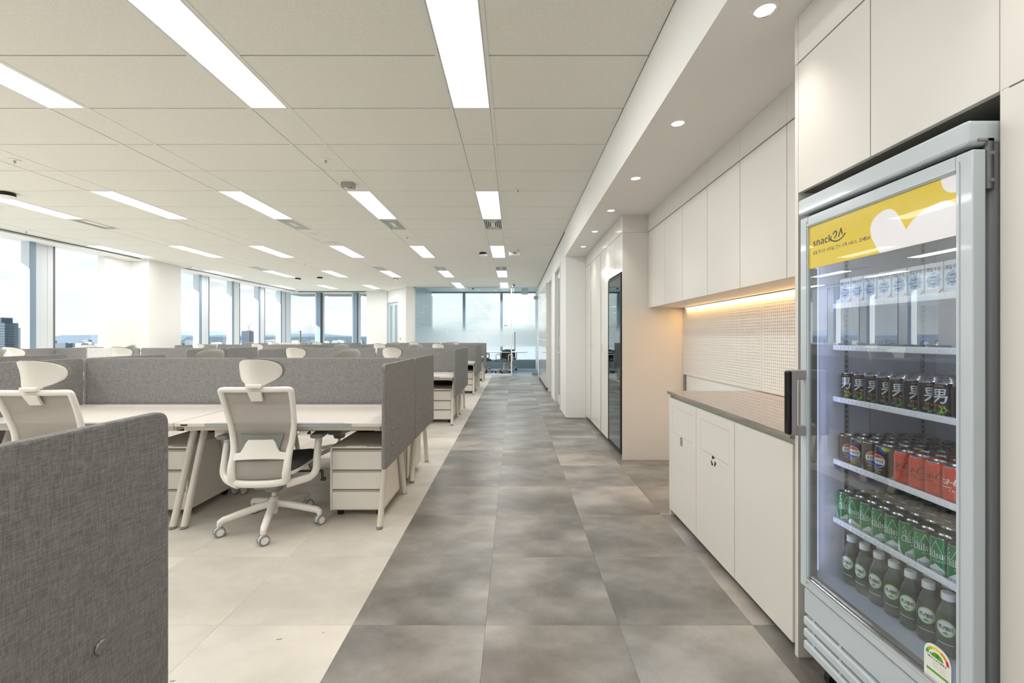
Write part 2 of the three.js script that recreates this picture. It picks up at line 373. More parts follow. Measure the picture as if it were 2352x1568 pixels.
function ceilingLight(x, d0, len, label, lamp) {
  const t = thing('ceiling_light', label, 'light', [x, CH, -(d0 + len / 2)], 0, 'flush ceiling light panels');
  const w = 0.2585, l = len - 0.03;
  const fr = [bx(-w / 2 - 0.006, -w / 2, -0.003, 0.012, -len / 2 + 0.004, len / 2 - 0.004), bx(w / 2, w / 2 + 0.006, -0.003, 0.012, -len / 2 + 0.004, len / 2 - 0.004), bx(-w / 2, w / 2, -0.003, 0.012, -len / 2 + 0.004, -l / 2), bx(-w / 2, w / 2, -0.003, 0.012, l / 2, len / 2 - 0.004)];
  mesh('frame', fr, M.white, t);
  mesh('diffuser', bx(-w / 2, w / 2, 0, 0.01, -l / 2, l / 2), M.panelGlow, t);
  const a = new THREE.RectAreaLight(new THREE.Color(1, 0.99, 0.98), PANEL_LEVEL, w, l);
  a.name = 'panel_lamp'; a.position.y = -0.006; a.rotation.x = -Math.PI / 2; a.castShadow = true; t.add(a);
  return t;
}
const NTH = ['first', 'second', 'third', 'fourth', 'fifth', 'sixth', 'seventh', 'eighth', 'ninth', 'tenth', 'eleventh', 'twelfth'];
for (let s = 0; s < 6; s++) {
  const starts = [2, 5, 8, 11, s < 2 ? 13.4 : s > 2 ? 14 : 0].filter(Boolean);
  starts.forEach((d0, i) => ceilingLight(STRIP(s), d0, 1.2, `${NTH[i]} bright panel from the viewer in the ${s ? NTH[s] + ' ceiling strip from the walkway' : 'ceiling strip along the walkway'}`));
  for (const d0 of [-1]) ceilingLight(STRIP(s), d0, 1.2, `bright ceiling panel behind the viewer, ${NTH[s]} strip from the walkway`);
}
// air outlets: a frame with nested louvres
function vent(x, d0, label, open) {
  const t = thing('ceiling_vent', label, 'vent', [x, CH, -(d0 + 0.3)], 0, 'air outlets in the ceiling strips');
  const w = 0.137, l = 0.294, ring = (a, b, y0, y1, th) => [bx(-a, -a + th, y0, y1, -b, b), bx(a - th, a, y0, y1, -b, b), bx(-a + th, a - th, y0, y1, -b, -b + th), bx(-a + th, a - th, y0, y1, b - th, b)];
  mesh('backing', bx(-w, w, 0.0135, 0.0155, -l, l), open ? M.white : M.dark, t);
  mesh('frame', ring(w, l, -0.004, 0.01, 0.014), M.ceilBar, t);
  if (open) { mesh('inner_rim', ring(w - 0.045, l - 0.06, -0.002, 0.012, 0.01), M.pedGap, t); return; }
  for (let i = 1; i < 4; i++) mesh('louvre', ring(w - i * 0.027, l - i * 0.05, -0.003, 0.008, 0.011), M.ceilBar, t);
  mesh('centre_plate', bx(-0.03, 0.03, -0.004, 0.006, -0.11, 0.11), M.ceilBar, t);
}
for (const s of [0, 1, 2]) for (const [d0, w] of [[6.2, 'near'], [10.4, 'far']]) vent(STRIP(s), d0, `${w} louvred air outlet in the ${s ? NTH[s] + ' ceiling strip from the walkway' : 'ceiling strip along the walkway'}`);
for (const [d0, w] of [[6.2, 'near'], [10.4, 'far']]) vent(STRIP(4), d0, `${w} plain open air outlet in the fifth ceiling strip, near the windows`, d0 < 8);
vent(STRIP(3), 15.2, 'small air outlet at the far end of the fourth ceiling strip');
// small ceiling fittings
function sprinkler(x, d, label) {
  const t = thing('sprinkler', label, 'sprinkler', [x, CH, -d], 0, 'sprinkler heads in the ceiling');
  mesh('rose', lathe([[0, 0], [0.045, 0], [0.045, -0.004], [0.03, -0.009], [0, -0.009]]), M.white, t);
  mesh('head', lathe([[0, -0.03], [0.012, -0.03], [0.012, -0.027], [0.005, -0.026], [0.006, -0.012], [0.014, -0.009], [0, -0.009]], 14), M.steel, t);
}
sprinkler(-1.8, 4.12, 'sprinkler head in the second ceiling strip, nearest to the square detector'); sprinkler(0.05, 4.95, 'sprinkler head beside the first walkway light, near the white bulkhead');
sprinkler(-4.79, 4.13, 'sprinkler head in the fourth ceiling strip, nearest to the windows'); sprinkler(-1.81, 7.3, 'sprinkler head just past the near louvred outlet of the second strip');
sprinkler(0.08, 8.3, 'sprinkler head beside the white ceiling box above the walkway'); sprinkler(0.1, 11.6, 'farthest sprinkler head above the walkway'); sprinkler(-1.82, 10.1, 'sprinkler head before the far louvred outlet of the second strip');
sprinkler(-4.8, 9.9, 'sprinkler head in the fourth ceiling strip past its third light'); sprinkler(-7.82, 6.9, 'sprinkler head close to the window wall in the sixth ceiling strip'); sprinkler(-7.81, 10.4, 'sprinkler head beside the white column');
{
  const disc = (x, d, r, label, name = 'ceiling_speaker') => { const t = thing(name, label, 'speaker', [x, CH, -d]); mesh('rim', lathe([[0, 0], [r, 0], [r, -0.006], [r * 0.82, -0.012], [0, -0.012]], 28), M.white, t); mesh('grille', lathe([[0, -0.012], [r * 0.8, -0.0121], [r * 0.75, -0.016], [0, -0.017]], 28), M.ceilBar, t); };
  disc(-3.3, 7.74, 0.12, 'round white ceiling speaker before the third light of the third strip'); disc(-3.3, 7.08, 0.07, 'small round blank plate past the near outlet of the third strip', 'cover_plate');
  disc(-3.32, 13.1, 0.08, 'small round disc by the far white diagonal wall', 'cover_plate');
  const q = thing('motion_detector', 'square grey detector box on the ceiling before the second-strip light', 'detector', [-1.83, CH, -4.76]);
  mesh('housing', plate(roundedShape(0.13, 0.11, 0.012), 0.05, 0.006).rotateX(Math.PI / 2).translate(0, -0.025, 0), std(0xa9a9a4, 0.6), q);
  mesh('lens', lathe([[0, -0.062], [0.02, -0.06], [0.034, -0.05], [0, -0.05]], 20).translate(-0.02, 0, 0.01), M.white, q); mesh('indicator', cyl(0.006, 0.006, 0.006, 0.04, -0.052, 0.03, 10), M.dark, q);
  const smoke = (x, d, label) => { const t = thing('smoke_detector', label, 'detector', [x, CH, -d], 0, 'round ceiling detectors'); mesh('base', cyl(0.07, 0.075, 0.03, 0, -0.016, 0, 24), M.black, t); for (let i = 0; i < 4; i++) mesh('fin', bx(-0.003, 0.003, -0.045, -0.03, -0.07, 0.07).rotateY(i * Math.PI / 4), M.black, t); mesh('cap', lathe([[0, -0.075], [0.06, -0.066], [0.082, -0.05], [0.08, -0.043], [0, -0.043]], 24), M.white, t); };
  smoke(-5.96, 5.06, 'black and white smoke detector over the window-side desks, nearest one'); smoke(-0.62, 8.66, 'black smoke detector with white cap beside the third walkway light');
  smoke(-5.5, 12.2, 'black smoke detector far back near the windows, nearer the walkway of two'); smoke(-6.22, 12.4, 'black smoke detector far back, closest to the windows');
  const e = thing('emergency_light', 'white rectangular emergency light box on the ceiling above the walkway', 'emergency light', [0.02, CH, -8.57]);
  mesh('housing', bx(-0.11, 0.11, -0.075, 0, -0.05, 0.05, 0.012, 2), M.white, e); mesh('label_plate', bx(-0.04, 0.04, -0.055, -0.02, 0.05, 0.052), std(0xa9a39a, 0.6), e); for (const i of [-1, 0, 1]) mesh('mark', bx(i * 0.02 - 0.006, i * 0.02 + 0.006, -0.045, -0.032, 0.052, 0.0535), std(0x4a2326, 0.6), e);
  const c = thing('projector_mount', 'small white ceiling camera on a short rod before the glass wall', 'camera', [0.0, CH, -13.9]);
  mesh('plate', cyl(0.08, 0.08, 0.012, 0, -0.006, 0, 24), M.steel, c); mesh('ball', new THREE.SphereGeometry(0.055, 20, 12).translate(0, -0.075, 0), M.chrome, c); mesh('rod', rodBetween(V(0, -0.1, 0), V(0, -0.25, 0), 0.012), M.white, c); mesh('sensor', bx(-0.02, 0.02, -0.04, -0.012, 0.03, 0.05), M.black, c);
  const p = thing('smoke_detector', 'small square beige detector at the end of the third strip', 'detector', [-3.4, CH, -12.4]); mesh('housing', bx(-0.06, 0.06, -0.05, 0, -0.05, 0.05, 0.01, 2), std(0xb6a98c, 0.6), p); mesh('cap', bx(-0.04, 0.04, -0.062, -0.05, -0.035, 0.035, 0.005), M.white, p);
}

// ---------------------------------------------------------------- walls
const wallMat = M.wall;
struct('wall_rear', bd(-8.9, 2.2, 0, CH + 0.1, -4.7, -4.5), wallMat);
struct('wall_right', [bd(1.805, 2.1, 0, SOF, -4.5, 6.86)], wallMat);
struct('wall_return', bd(0.83, 1.9, 0, SOF, 6.862, 7.0), wallMat);
struct('soffit_ceiling', [bd(0.82, 2.1, SOF, SOF + 0.05, -4.5, 6.9), bd(0.82, 0.86, SOF + 0.05, CH + 0.016, -4.5, 6.9)], M.white);
{
  const w = struct('wall_corridor', [bd(0.8305, 1.0, 0, CH, 7.0, 7.64), bd(0.8305, 1.0, SOF + 0.05, CH, 6.9, 7.0), bd(0.83, 1.0, 2.62, CH, 7.64, 8.63), bd(0.83, 1.0, 0, CH, 8.63, 9.35), bd(0.83, 1.0, 2.62, CH, 9.35, 10.31), bd(0.83, 1.0, 0, CH, 10.31, 14.75), bd(1.0, 1.2, 0, CH, 7.0, 14.75)], wallMat);
  struct('baseboard_corridor', [bd(0.824, 1.17, 0, 0.012, 6.853, 6.861), bd(0.824, 0.83, 0, 0.012, 6.853, 7.64)], M.footGrey);
  // doors with two slim glass strips
  const door = (n, d0, d1) => {
    const t = struct('door_' + n); t.position.set(0.83, 0, -(d0 + d1) / 2);
    const W = (d1 - d0) / 2;
    mesh('door_frame', [bx(-0.012, 0.15, 0, 2.62, -W, -W + 0.05), bx(-0.012, 0.15, 0, 2.62, W - 0.05, W), bx(-0.012, 0.15, 2.57, 2.62, -W + 0.05, W - 0.05)], M.doorAlu, t);
    const L = W - 0.055;
    mesh('door_leaf', [bx(0.05, 0.09, 0.01, 2.565, -L, -L + 0.09), bx(0.05, 0.09, 0.01, 2.565, -0.07, 0.07), bx(0.05, 0.09, 0.01, 2.565, L - 0.09, L), bx(0.05, 0.09, 0.01, 0.16, -L + 0.09, L - 0.09), bx(0.05, 0.09, 2.44, 2.565, -L + 0.09, L - 0.09)], M.doorAlu, t);
    for (const s of [-1, 1]) mesh('glass_strip', bx(0.064, 0.072, 0.16, 2.44, s > 0 ? 0.07 : -L + 0.09, s > 0 ? L - 0.09 : -0.07), phys(0x56605f, 0.05), t);
    mesh('door_handle', [bx(-0.005, 0.05, 1.12, 1.3, L - 0.1, L - 0.05, 0.006), bx(-0.03, 0.01, 1.0, 1.03, L - 0.16, L - 0.05, 0.008), bx(0.0, 0.05, 1.0, 1.03, L - 0.09, L - 0.06)], M.doorAlu, t);
    for (const y of [0.3, 1.3, 2.3]) mesh('hinge', cyl(0.012, 0.012, 0.1, 0.0, y, W - 0.05, 12), M.alu, t);
  };
  door(1, 7.64, 8.63); door(2, 9.35, 10.31);
}
// diagonal wall of the core with its double glass door, and the white jamb of the glass wall
{
  const A = V(-4.75, 0, -16.05), B = V(-3.49, 0, -14.45), dir = B.clone().sub(A), L = dir.length(), ang = Math.atan2(-dir.z, dir.x);
  const w = struct('wall_diagonal'); w.position.copy(A); w.rotation.y = ang;
  mesh('wall_panel', [bx(0, 0.09, 0, CH, -0.15, 0), bx(1.06, L, 0, CH, -0.15, 0), bx(0.09, 1.06, 2.59, CH, -0.15, 0)], wallMat, w);
  const t = struct('door_3'); t.position.copy(A); t.rotation.y = ang;
  mesh('door_frame', [bx(0.09, 0.13, 0, 2.59, -0.14, 0.01), bx(1.02, 1.06, 0, 2.59, -0.14, 0.01), bx(0.13, 1.02, 2.55, 2.59, -0.14, 0.01)], M.mullionPale, t);
  for (const [a, b] of [[0.135, 0.57], [0.58, 1.015]]) { mesh('door_leaf', [bx(a, a + 0.1, 0.01, 2.545, -0.08, -0.04), bx(b - 0.1, b, 0.01, 2.545, -0.08, -0.04), bx(a + 0.1, b - 0.1, 0.01, 0.15, -0.08, -0.04), bx(a + 0.1, b - 0.1, 2.45, 2.545, -0.08, -0.04)], M.mullionPale, t); mesh('door_glass', bx(a + 0.1, b - 0.1, 0.15, 2.45, -0.066, -0.058), phys(0x8fb0bd, 0.04), t); mesh('door_handle', bx(a < 0.3 ? b - 0.05 : a + 0.03, a < 0.3 ? b - 0.03 : a + 0.05, 0.85, 1.1, -0.04, -0.01, 0.006), M.chrome, t); }
  mesh('door_backing', bx(0.1, 1.05, 0, 2.58, -0.16, -0.14), M.void, t);
  struct('wall_core', [bd(-3.62, -3.39, 0, CH, 14.45, 18), bd(-4.9, -4.75, 0, CH, 16.05, 18)], wallMat);
  struct('wall_back', bd(-5.46, -4.7, 0, CH, 15.95, 16.2), wallMat);
  const sw = thing('wall_switch', 'small white switch plate on the diagonal wall beside the glass door', 'switch', [A.x + dir.x * 0.62, 1.24, A.z + dir.z * 0.62], ang);
  mesh('plate', plate(roundedShape(0.09, 0.09, 0.01), 0.012, 0.003).translate(0, 0, 0.006), M.cabinet, sw); mesh('button', bx(-0.02, 0.02, -0.02, 0.02, 0.012, 0.016, 0.002), M.footGrey, sw);
}
// column by the windows
struct('column', bd(-8.9, -8.02, 0, CH, 9.46, 10.37), wallMat);
struct('wall_window', [bd(-8.575, -8.43, 0, CH, 8.87, 9.46)], wallMat);

// ---------------------------------------------------------------- window wall
{
  let n = 0;
  const low = 0.36, head = CH - 0.03;
  for (let k = -9; k <= 6; k++) {
    if (k === 1) continue;
    const d = 7.59 + 1.345 * k, w = struct('window_' + (++n)); w.position.set(-8.43, 0, -d);
    const z = (q) => -q, B = (x0, x1, y0, y1, a, b, r) => bx(x0, x1, y0, y1, z(b), z(a), r);
    mesh('mullion', B(-0.165, -0.012, low, head, -0.09, 0), M.mullionPale, w);
    mesh('mullion_cover', B(-0.012, 0, low, head, -0.095, 0.004, 0.003), M.mullion, w);
    mesh('vent_panel', B(-0.13, -0.07, low, head, 0.005, 0.25), M.mullionPale, w);
    mesh('frame_post', B(-0.16, -0.065, low, head, 0.25, 0.345), M.mullionPale, w);
    mesh('frame_gasket', B(-0.16, -0.06, low, head, 0.345, 0.375), M.cabinetDark, w);
    const end = k === 0 ? 1.28 : 1.225;
    mesh('pane', B(-0.146, -0.14, low, head, 0.375, end), M.glass, w);
    mesh('sill', B(-0.3, -0.02, low - 0.03, low, 0, end), M.mullionPale, w);
  }
  struct('wall_left', [bd(-8.9, -8.43, 0, low - 0.03, -4.6, 16.4), bd(-8.95, -8.561, CH - 0.03, CH + 0.3, -4.6, 16.6), bd(-8.9, -4.7, CH - 0.03, CH + 0.3, 16.36, 16.6), bd(-8.9, -5.46, 0, low - 0.03, 16.1, 16.5)], M.white);
  // back windows
  [[-8.5, -7.46], [-7.2, -6.08], [-5.87, -5.46]].forEach(([a, b], i) => {
    const w = struct('window_' + (++n)); w.position.set(a, 0, -16.1);
    mesh('pane', bx(0, b - a, low, head, -0.25, -0.244), M.glass, w);
    mesh('sill', bx(0, b - a, low - 0.03, low, -0.28, 0), M.mullionPale, w);
    if (i < 2) { mesh('mullion', bx(b - a, b - a + 0.2, low, head, -0.27, -0.06), M.mullionPale, w); mesh('mullion_cover', bx(b - a + 0.05, b - a + 0.2, low, head, -0.06, -0.04, 0.003), M.mullion, w); mesh('mullion_edge', bx(b - a + 0.2, b - a + 0.225, low, head, -0.27, -0.06), M.mullionDark, w); mesh('frame_post', bx(b - a + 0.225, b - a + 0.26, low, head, -0.27, -0.2), M.mullionPale, w); }
    else mesh('frame_post', bx(-0.0, 0.03, low, head, -0.26, -0.1), M.mullionPale, w);
  });
  struct('trim_3', [bd(-8.8, -8.5, 0, head, 15.9, 16.4)], M.mullionPale);
}

// ---------------------------------------------------------------- glass wall and the meeting room behind it
{
  const g = struct('window_glass_wall'); g.position.set(0, 0, -14.65);
  const d = 0; // local z = 0 is the glass
  mesh('frame_top', bx(-3.39, -0.07, CH - 0.03, CH + 0.01, -0.03, 0.03), M.mullionPale, g);
  mesh('frame_post', [bx(-0.1, -0.055, 0, CH, -0.03, 0.03), bx(-3.39, -3.36, 0, CH, -0.03, 0.03)], M.white, g);
  mesh('frame_bottom', bx(-3.36, -0.1, 0, 0.045, -0.03, 0.03), M.white, g);
  for (const [a, b] of [[-3.36, -2.27], [-2.265, -1.17], [-1.165, -0.1]]) mesh('pane', bx(a, b, 0.045, CH - 0.03, -0.005, 0.005), M.glassGreen, g);
  // frosting film that fades out upwards and downwards
  const N = 256, film = new Uint8Array(N * N * 4);
  for (let y = 0; y < N; y++) { const h = y / (N - 1), v = 255 * Math.min(sstep(h, 0.02, 0.14), 1 - sstep(h, 0.5, 0.92)) * 0.95; for (let x = 0; x < N; x++) { const o = (y * N + x) * 4; film[o] = film[o + 1] = film[o + 2] = v; film[o + 3] = 255; } }
  const ft = new THREE.DataTexture(film, N, N); ft.magFilter = THREE.LinearFilter; ft.needsUpdate = true;
  const fm = phys(0xfafdfd, 1, { transmission: 1, thickness: 0, ior: 1.2, specularIntensity: 0.15, roughnessMap: ft });
  const filmGeo = (w) => { const q = new THREE.PlaneGeometry(w, 1.1); return q; };
  for (const [a, b] of [[-3.36, -2.27], [-2.265, -1.17], [-1.165, -0.1]]) mesh('frosted_film', filmGeo(b - a).translate((a + b) / 2, 1.42, 0.0065), fm, g);
  // swing door of glass
  const t = struct('door_4'); t.position.set(0, 0, -14.65);
  mesh('door_glass', bx(-0.045, 0.81, 0.01, CH - 0.2, -0.006, 0.006), M.glassGreen, t);
  mesh('transom_glass', bx(-0.045, 0.825, CH - 0.19, CH, -0.006, 0.006), M.glassGreen, t);
  mesh('frosted_film', filmGeo(0.85).translate(0.382, 1.42, 0.0075), fm, t);
  mesh('patch_fitting', bx(0.68, 0.9, 2.58, 2.69, -0.03, 0.03, 0.004), M.steel, t);
  mesh('floor_spring', bx(0.62, 0.84, 0.0, 0.1, -0.04, 0.04, 0.004), M.steel, t);
  mesh('door_handle', [bx(0.02, 0.055, 0.83, 1.47, 0.05, 0.08, 0.006), bx(0.03, 0.045, 0.9, 0.92, 0, 0.06), bx(0.03, 0.045, 1.38, 1.4, 0, 0.06)], M.steel, t);
  mesh('door_sign', [bx(-0.34, -0.22, 1.68, 1.7, 0.006, 0.009)], M.cabinetDark, g);
  // the room behind
  struct('wall_meeting_right', bd(0.9, 1.3, 0, 3.3, 14.75, 18), std(0xd3dde0, 0.5));
  const pl = struct('wall_meeting_left');
  for (const [a, b] of [[14.75, 15.7], [15.71, 16.6], [16.61, 17.7]]) for (const [y0, y1] of [[0, 1.75], [1.76, 3.2]]) wpart('panel', bd(-3.39, -3.375, y0 + 0.004, y1, a, b, 0.003), phys(0x9fadb2, 0.3), pl);
  struct('ceiling_meeting', [bd(-3.6, 1.2, 3.16, 3.3, 14.9, 18), bd(-3.6, 1.2, CH + 0.016, 3.3, 14.62, 14.9)], std(0xc9d6d3, 0.8));
  struct('wall_meeting_back', [bd(-3.6, 1.2, 0, 0.36, 17.7, 17.9), bd(-3.6, 1.2, 3.12, 3.4, 17.72, 17.95)], std(0x6f7d82, 0.7));
  [[-3.47, -2.1], [-2.0, -0.555], [-0.46, 0.9]].forEach(([a, b], i) => {
    const w = struct('window_' + (30 + i)); w.position.set(a, 0, -17.75);
    mesh('pane', bx(0, b - a, 0.36, 3.12, -0.08, -0.074), M.glass, w);
    if (i < 2) mesh('mullion', bx(b - a, b - a + 0.1, 0.36, 3.12, -0.12, 0.06), M.mullion, w);
    mesh('sill', bx(0, b - a, 0.36, 0.38, -0.1, 0.05), M.mullionPale, w);
  });
}

// ---------------------------------------------------------------- outside, far below and far away
{
  const px = (x, d) => (x - VX) / F * d;
  struct('ground_outside', new THREE.CylinderGeometry(14000, 14000, 4, 64).translate(0, -92, 0), std(new THREE.Color(0.25, 0.29, 0.34), 1));  // blue-grey base colour has the distance haze painted in
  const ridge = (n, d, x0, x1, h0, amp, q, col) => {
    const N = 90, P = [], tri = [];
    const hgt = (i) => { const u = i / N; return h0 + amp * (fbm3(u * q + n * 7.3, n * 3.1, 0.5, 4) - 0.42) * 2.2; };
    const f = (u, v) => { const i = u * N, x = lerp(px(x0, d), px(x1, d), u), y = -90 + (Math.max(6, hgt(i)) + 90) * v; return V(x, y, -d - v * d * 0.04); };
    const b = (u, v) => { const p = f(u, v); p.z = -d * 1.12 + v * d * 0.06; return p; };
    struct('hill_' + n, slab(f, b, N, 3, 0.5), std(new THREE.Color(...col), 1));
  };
  ridge(1, 9000, -800, 1500, 62, 150, 8, [0.19, 0.25, 0.33]);  // ridges paler and bluer with distance: aerial haze painted into their colours
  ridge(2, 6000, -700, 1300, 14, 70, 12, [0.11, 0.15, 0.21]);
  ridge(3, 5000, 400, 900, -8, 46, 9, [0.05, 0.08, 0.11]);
  const build = (name, label, x, d, w, top, m, extra) => {
    const h = EYE + (VY - top) / F * d, t = thing(name, label, 'building', [px(x, d), -90, -d]);
    const W = w / F * d; mesh('tower', bx(-W / 2, W / 2, 0, h + 90, -W * 0.9, 0), m, t);
    for (let i = 1; i < 14; i++) mesh('floor_band', bx(-W / 2 - 0.4, W / 2 + 0.4, h + 90 - i * 4.2, h + 90 - i * 4.2 + 1, -W * 0.92, 0.5), M.bandMat ??= std(0x5c6a78, 0.6), t);
    extra?.(t, W, h + 90); return t;
  };
  const dk = std(0x3a4856, 0.5), dk2 = std(0x33404f, 0.5);
  build('tower_block', 'dark stepped tower beyond the nearest window, tallest on the skyline', -4, 700, 30, 741, dk, (t, W, h) => { mesh('upper_tower', bx(-W / 2, W * 0.18, h, h + 8.5, -W * 0.8, -1), dk, t); });
  build('office_tower', 'dark square office tower standing alone beyond the nearest window', 44, 900, 15, 755, dk2, (t, W, h) => { mesh('roof_plant', bx(-W * 0.3, W * 0.35, h, h + 2, -W * 0.6, -2), dk, t); });
  build('office_tower', 'dark blue tower under construction with a crane on its roof', 564, 1200, 18, 760, dk2, (t, W, h) => { mesh('crane', [bx(W * 0.3, W * 0.36, h, h + 14, -4, -3), rodBetween(V(W * 0.2, h + 11, -3.5), V(W * 0.9, h + 26, -3.5), 0.5), rodBetween(V(W * 0.33, h + 12, -3.5), V(-W * 0.05, h + 14, -3.5), 0.5), bx(W * 0.05, W * 0.5, h, h + 2, -8, -2)], M.cabinetDark, t); });
  const ch = thing('chimney', 'thin tall chimney stack beyond the back windows', 'chimney', [px(690, 2500), -90, -2500]); mesh('stack', cyl(3, 4.5, 90 + 36, 0, 63, 0, 12), std(0x6c5a52, 0.8), ch); mesh('tip', cyl(4, 4, 8, 0, 124, 0, 12), M.dark, ch);
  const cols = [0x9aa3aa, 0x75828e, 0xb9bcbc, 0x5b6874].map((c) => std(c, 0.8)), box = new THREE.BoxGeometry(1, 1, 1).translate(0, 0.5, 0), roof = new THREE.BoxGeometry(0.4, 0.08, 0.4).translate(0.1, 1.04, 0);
  const taken = [];
  for (let i = 0; i < 400 && taken.length < 70; i++) {
    const d = rr(3300, 4800), x = rr(-120, 900);
    if (taken.some(([p, q]) => Math.abs(px(x, d) - p) < 130 && Math.abs(d - q) < 90)) continue;
    taken.push([px(x, d), d]);
    const t = thing('city_block', 'low pale building in the hazy city far beyond the windows', 'building', [px(x, d), -90, -d], rr(-0.2, 0.2), 'distant city buildings');
    const h = rr(22, 66), m = cols[Math.floor(rnd() * 4)];
    mesh('block', box, m, t); mesh('roof_box', roof, cols[(i + 1) % 4], t); t.scale.set(rr(40, 110), h, rr(30, 60));
  }
}

// ================================================================ CABINETS ALONG THE RIGHT
const CX = 1.148; // face of the tall cabinets and of the counter
// front board at x, between depths, with small gaps all round; t thick
const front = (x, y0, y1, d0, d1, t = 0.018, gap = 0.0018) => bd(x, x + t, y0 + gap, y1 - gap, d0 + gap, d1 - gap, 0.0012);
function cabinet(name, label, d0, d1, x0, x1, y0, y1, group) { return thing(name, label, 'cabinet', [x0, y0, -(d0 + d1) / 2], 0, group); }

// tall cabinets with the mirrored appliance
{
  const G = 'tall wall cabinets beyond the counter';
  [[6.42, 6.86, 'narrow tall cabinet next to the white corridor corner'], [5.68, 6.42, 'tall glossy cabinet with silver edge, middle one of the tall row'], [5.19, 5.68, 'tall glossy cabinet beside the mirrored appliance']].forEach(([a, b, l], i) => {
    const t = cabinet('tall_cabinet', l, a, b, 1.18, 1.8, 0, SOF, G);
    wpart('carcass', bd(CX + 0.02, 1.8, 0.05, SOF, a, b), M.cabinetDark, t);
    wpart('door', front(CX, 0.05, 2.4, a, b), M.cabinetGloss, t);
    wpart('top_panel', front(CX, 2.402, SOF, a, b), M.cabinetGloss, t);
    wpart('plinth', bd(CX + 0.05, 1.8, 0, 0.05, a, b), M.black, t);
    if (i) { wpart('edge_strip', bd(CX - 0.006, CX, 0.05, 2.4, b - 0.03, b - 0.012), M.chrome, t); wpart('latch', bd(CX - 0.006, CX, 1.12, 1.2, b - 0.1, b - 0.06, 0.002), M.mullionPale, t); }
  });
  const s = cabinet('tall_cabinet', 'peach-lit cabinet side and upper doors around the mirrored appliance', 4.54, 5.19, CX, 1.8, 0, SOF, G);
  wpart('side_panel', [bd(CX, 1.8, 0.0, 2.4, 4.54, 4.558), bd(CX, 1.8, 2.402, SOF, 4.54, 4.558)], M.cabinet, s);
  wpart('carcass', [bd(CX + 0.02, 1.8, 1.99, SOF, 4.56, 5.19), bd(1.7, 1.8, 0, 1.99, 4.56, 5.19)], M.cabinetDark, s);
  for (const [a, b] of [[4.56, 4.875], [4.875, 5.19]]) wpart('upper_door', front(CX, 1.99, 2.4, a, b), M.cabinetGloss, s);
  wpart('top_panel', front(CX, 2.402, SOF, 4.56, 5.19), M.cabinetGloss, s);
  const a = thing('clothes_care_cabinet', 'tall mirrored black-glass appliance built in between the cabinets', 'appliance', [CX, 0, -4.875]);
  wpart('body', bd(CX + 0.03, 1.68, 0.02, 1.975, 4.575, 5.18), M.black, a);
  wpart('door_edge', [bd(CX - 0.012, CX + 0.03, 0.05, 1.97, 4.57, 4.6), bd(CX - 0.012, CX + 0.03, 0.05, 1.97, 5.15, 5.185), bd(CX - 0.012, CX + 0.03, 1.94, 1.97, 4.6, 5.15), bd(CX - 0.012, CX + 0.03, 0.05, 0.09, 4.6, 5.15)], M.black, a);
  wpart('mirror_door', bd(CX - 0.01, CX + 0.03, 0.09, 1.94, 4.6, 5.15), phys(0x777d80, 0.02, { metalness: 1 }), a);
  wpart('base_grille', bd(CX + 0.01, CX + 0.03, 0.0, 0.048, 4.58, 5.18), M.cabinetDark, a);
}
// lockers on the corridor wall: eight glossy doors with slot handles
{
  const t = thing('locker_bank', 'glossy white lockers with small slot handles on the corridor wall', 'lockers', [0.83, 0, -12.0]);
  wpart('body', bd(0.805, 0.829, 0.07, 2.62, 10.44, 13.6), M.cabinet, t);
  wpart('plinth', bd(0.81, 0.83, 0, 0.07, 10.44, 13.6), M.black, t);
  for (let c = 0; c < 4; c++) for (const [y0, y1, hy] of [[0.07, 1.265, 1.03], [1.27, 2.3, 1.3]]) {
    const a = 10.44 + c * 0.79, dr = wpart('locker_door', bd(0.788, 0.805, y0 + 0.003, y1 - 0.003, a + 0.003, a + 0.787, 0.002), M.lockerGloss, t);
    wpart('slot_handle', bd(0.785, 0.789, hy, hy + 0.17, a + 0.3, a + 0.42, 0.001), std(0xb9ae9b, 0.5), t);
  }
  wpart('top_panel', bd(0.788, 0.805, 2.303, 2.62, 10.443, 13.597, 0.002), M.cabinetGloss, t);
}
// upper cabinets over the counter
const UX = 1.418, UB = 1.6;
{
  const seams = [4.54, 4.04, 3.616, 3.153, 2.698, 2.234, 1.757];
  for (let i = 0; i < 6; i++) {
    const a = seams[i + 1], b = seams[i], lab = i === 5 ? 'narrow upper cabinet panel against the fridge surround' : `${['farthest', 'second farthest', 'third', 'fourth', 'nearest full'][i]} upper wall cabinet over the counter${i === 2 ? ' from the far end' : i === 3 ? ' from the far end' : ''}`;
    const t = cabinet('upper_cabinet', lab, a, b, UX, 1.79, UB, SOF, 'handleless upper wall cabinets');
    wpart('carcass', bd(UX + 0.02, 1.79, UB + 0.002, SOF, a, b), M.cabinet, t);
    wpart('door', front(UX, UB, 2.4, a, b, 0.018, 0.0022), M.cabinet, t);
    wpart('top_panel', front(UX, 2.405, SOF, a, b, 0.018, 0.0006), M.cabinet, t);
  }
  // light strip in the corner between wall and cabinets
  const l = thing('light_strip', 'warm glowing light strip under the upper cabinets', 'light', [1.77, 1.585, -3.1]);
  const warm = std(0xffffff, 0.5, { emissive: new THREE.Color(1, 0.84, 0.55), emissiveIntensity: 1.6 });
  wpart('diffuser', bd(1.772, 1.784, 1.589, 1.596, 1.78, 4.45), warm, l);
  wpart('housing', bd(1.768, 1.784, 1.595, 1.601, 1.77, 4.46), M.alu, l);
  const a = new THREE.RectAreaLight(new THREE.Color(1, 0.54, 0.18), LED_LEVEL, 0.01, 2.65); a.name = 'strip_lamp'; a.position.set(0.008, 0.0025, 0); a.rotation.set(-Math.PI / 2, 0, 0); a.castShadow = true; l.add(a);
}
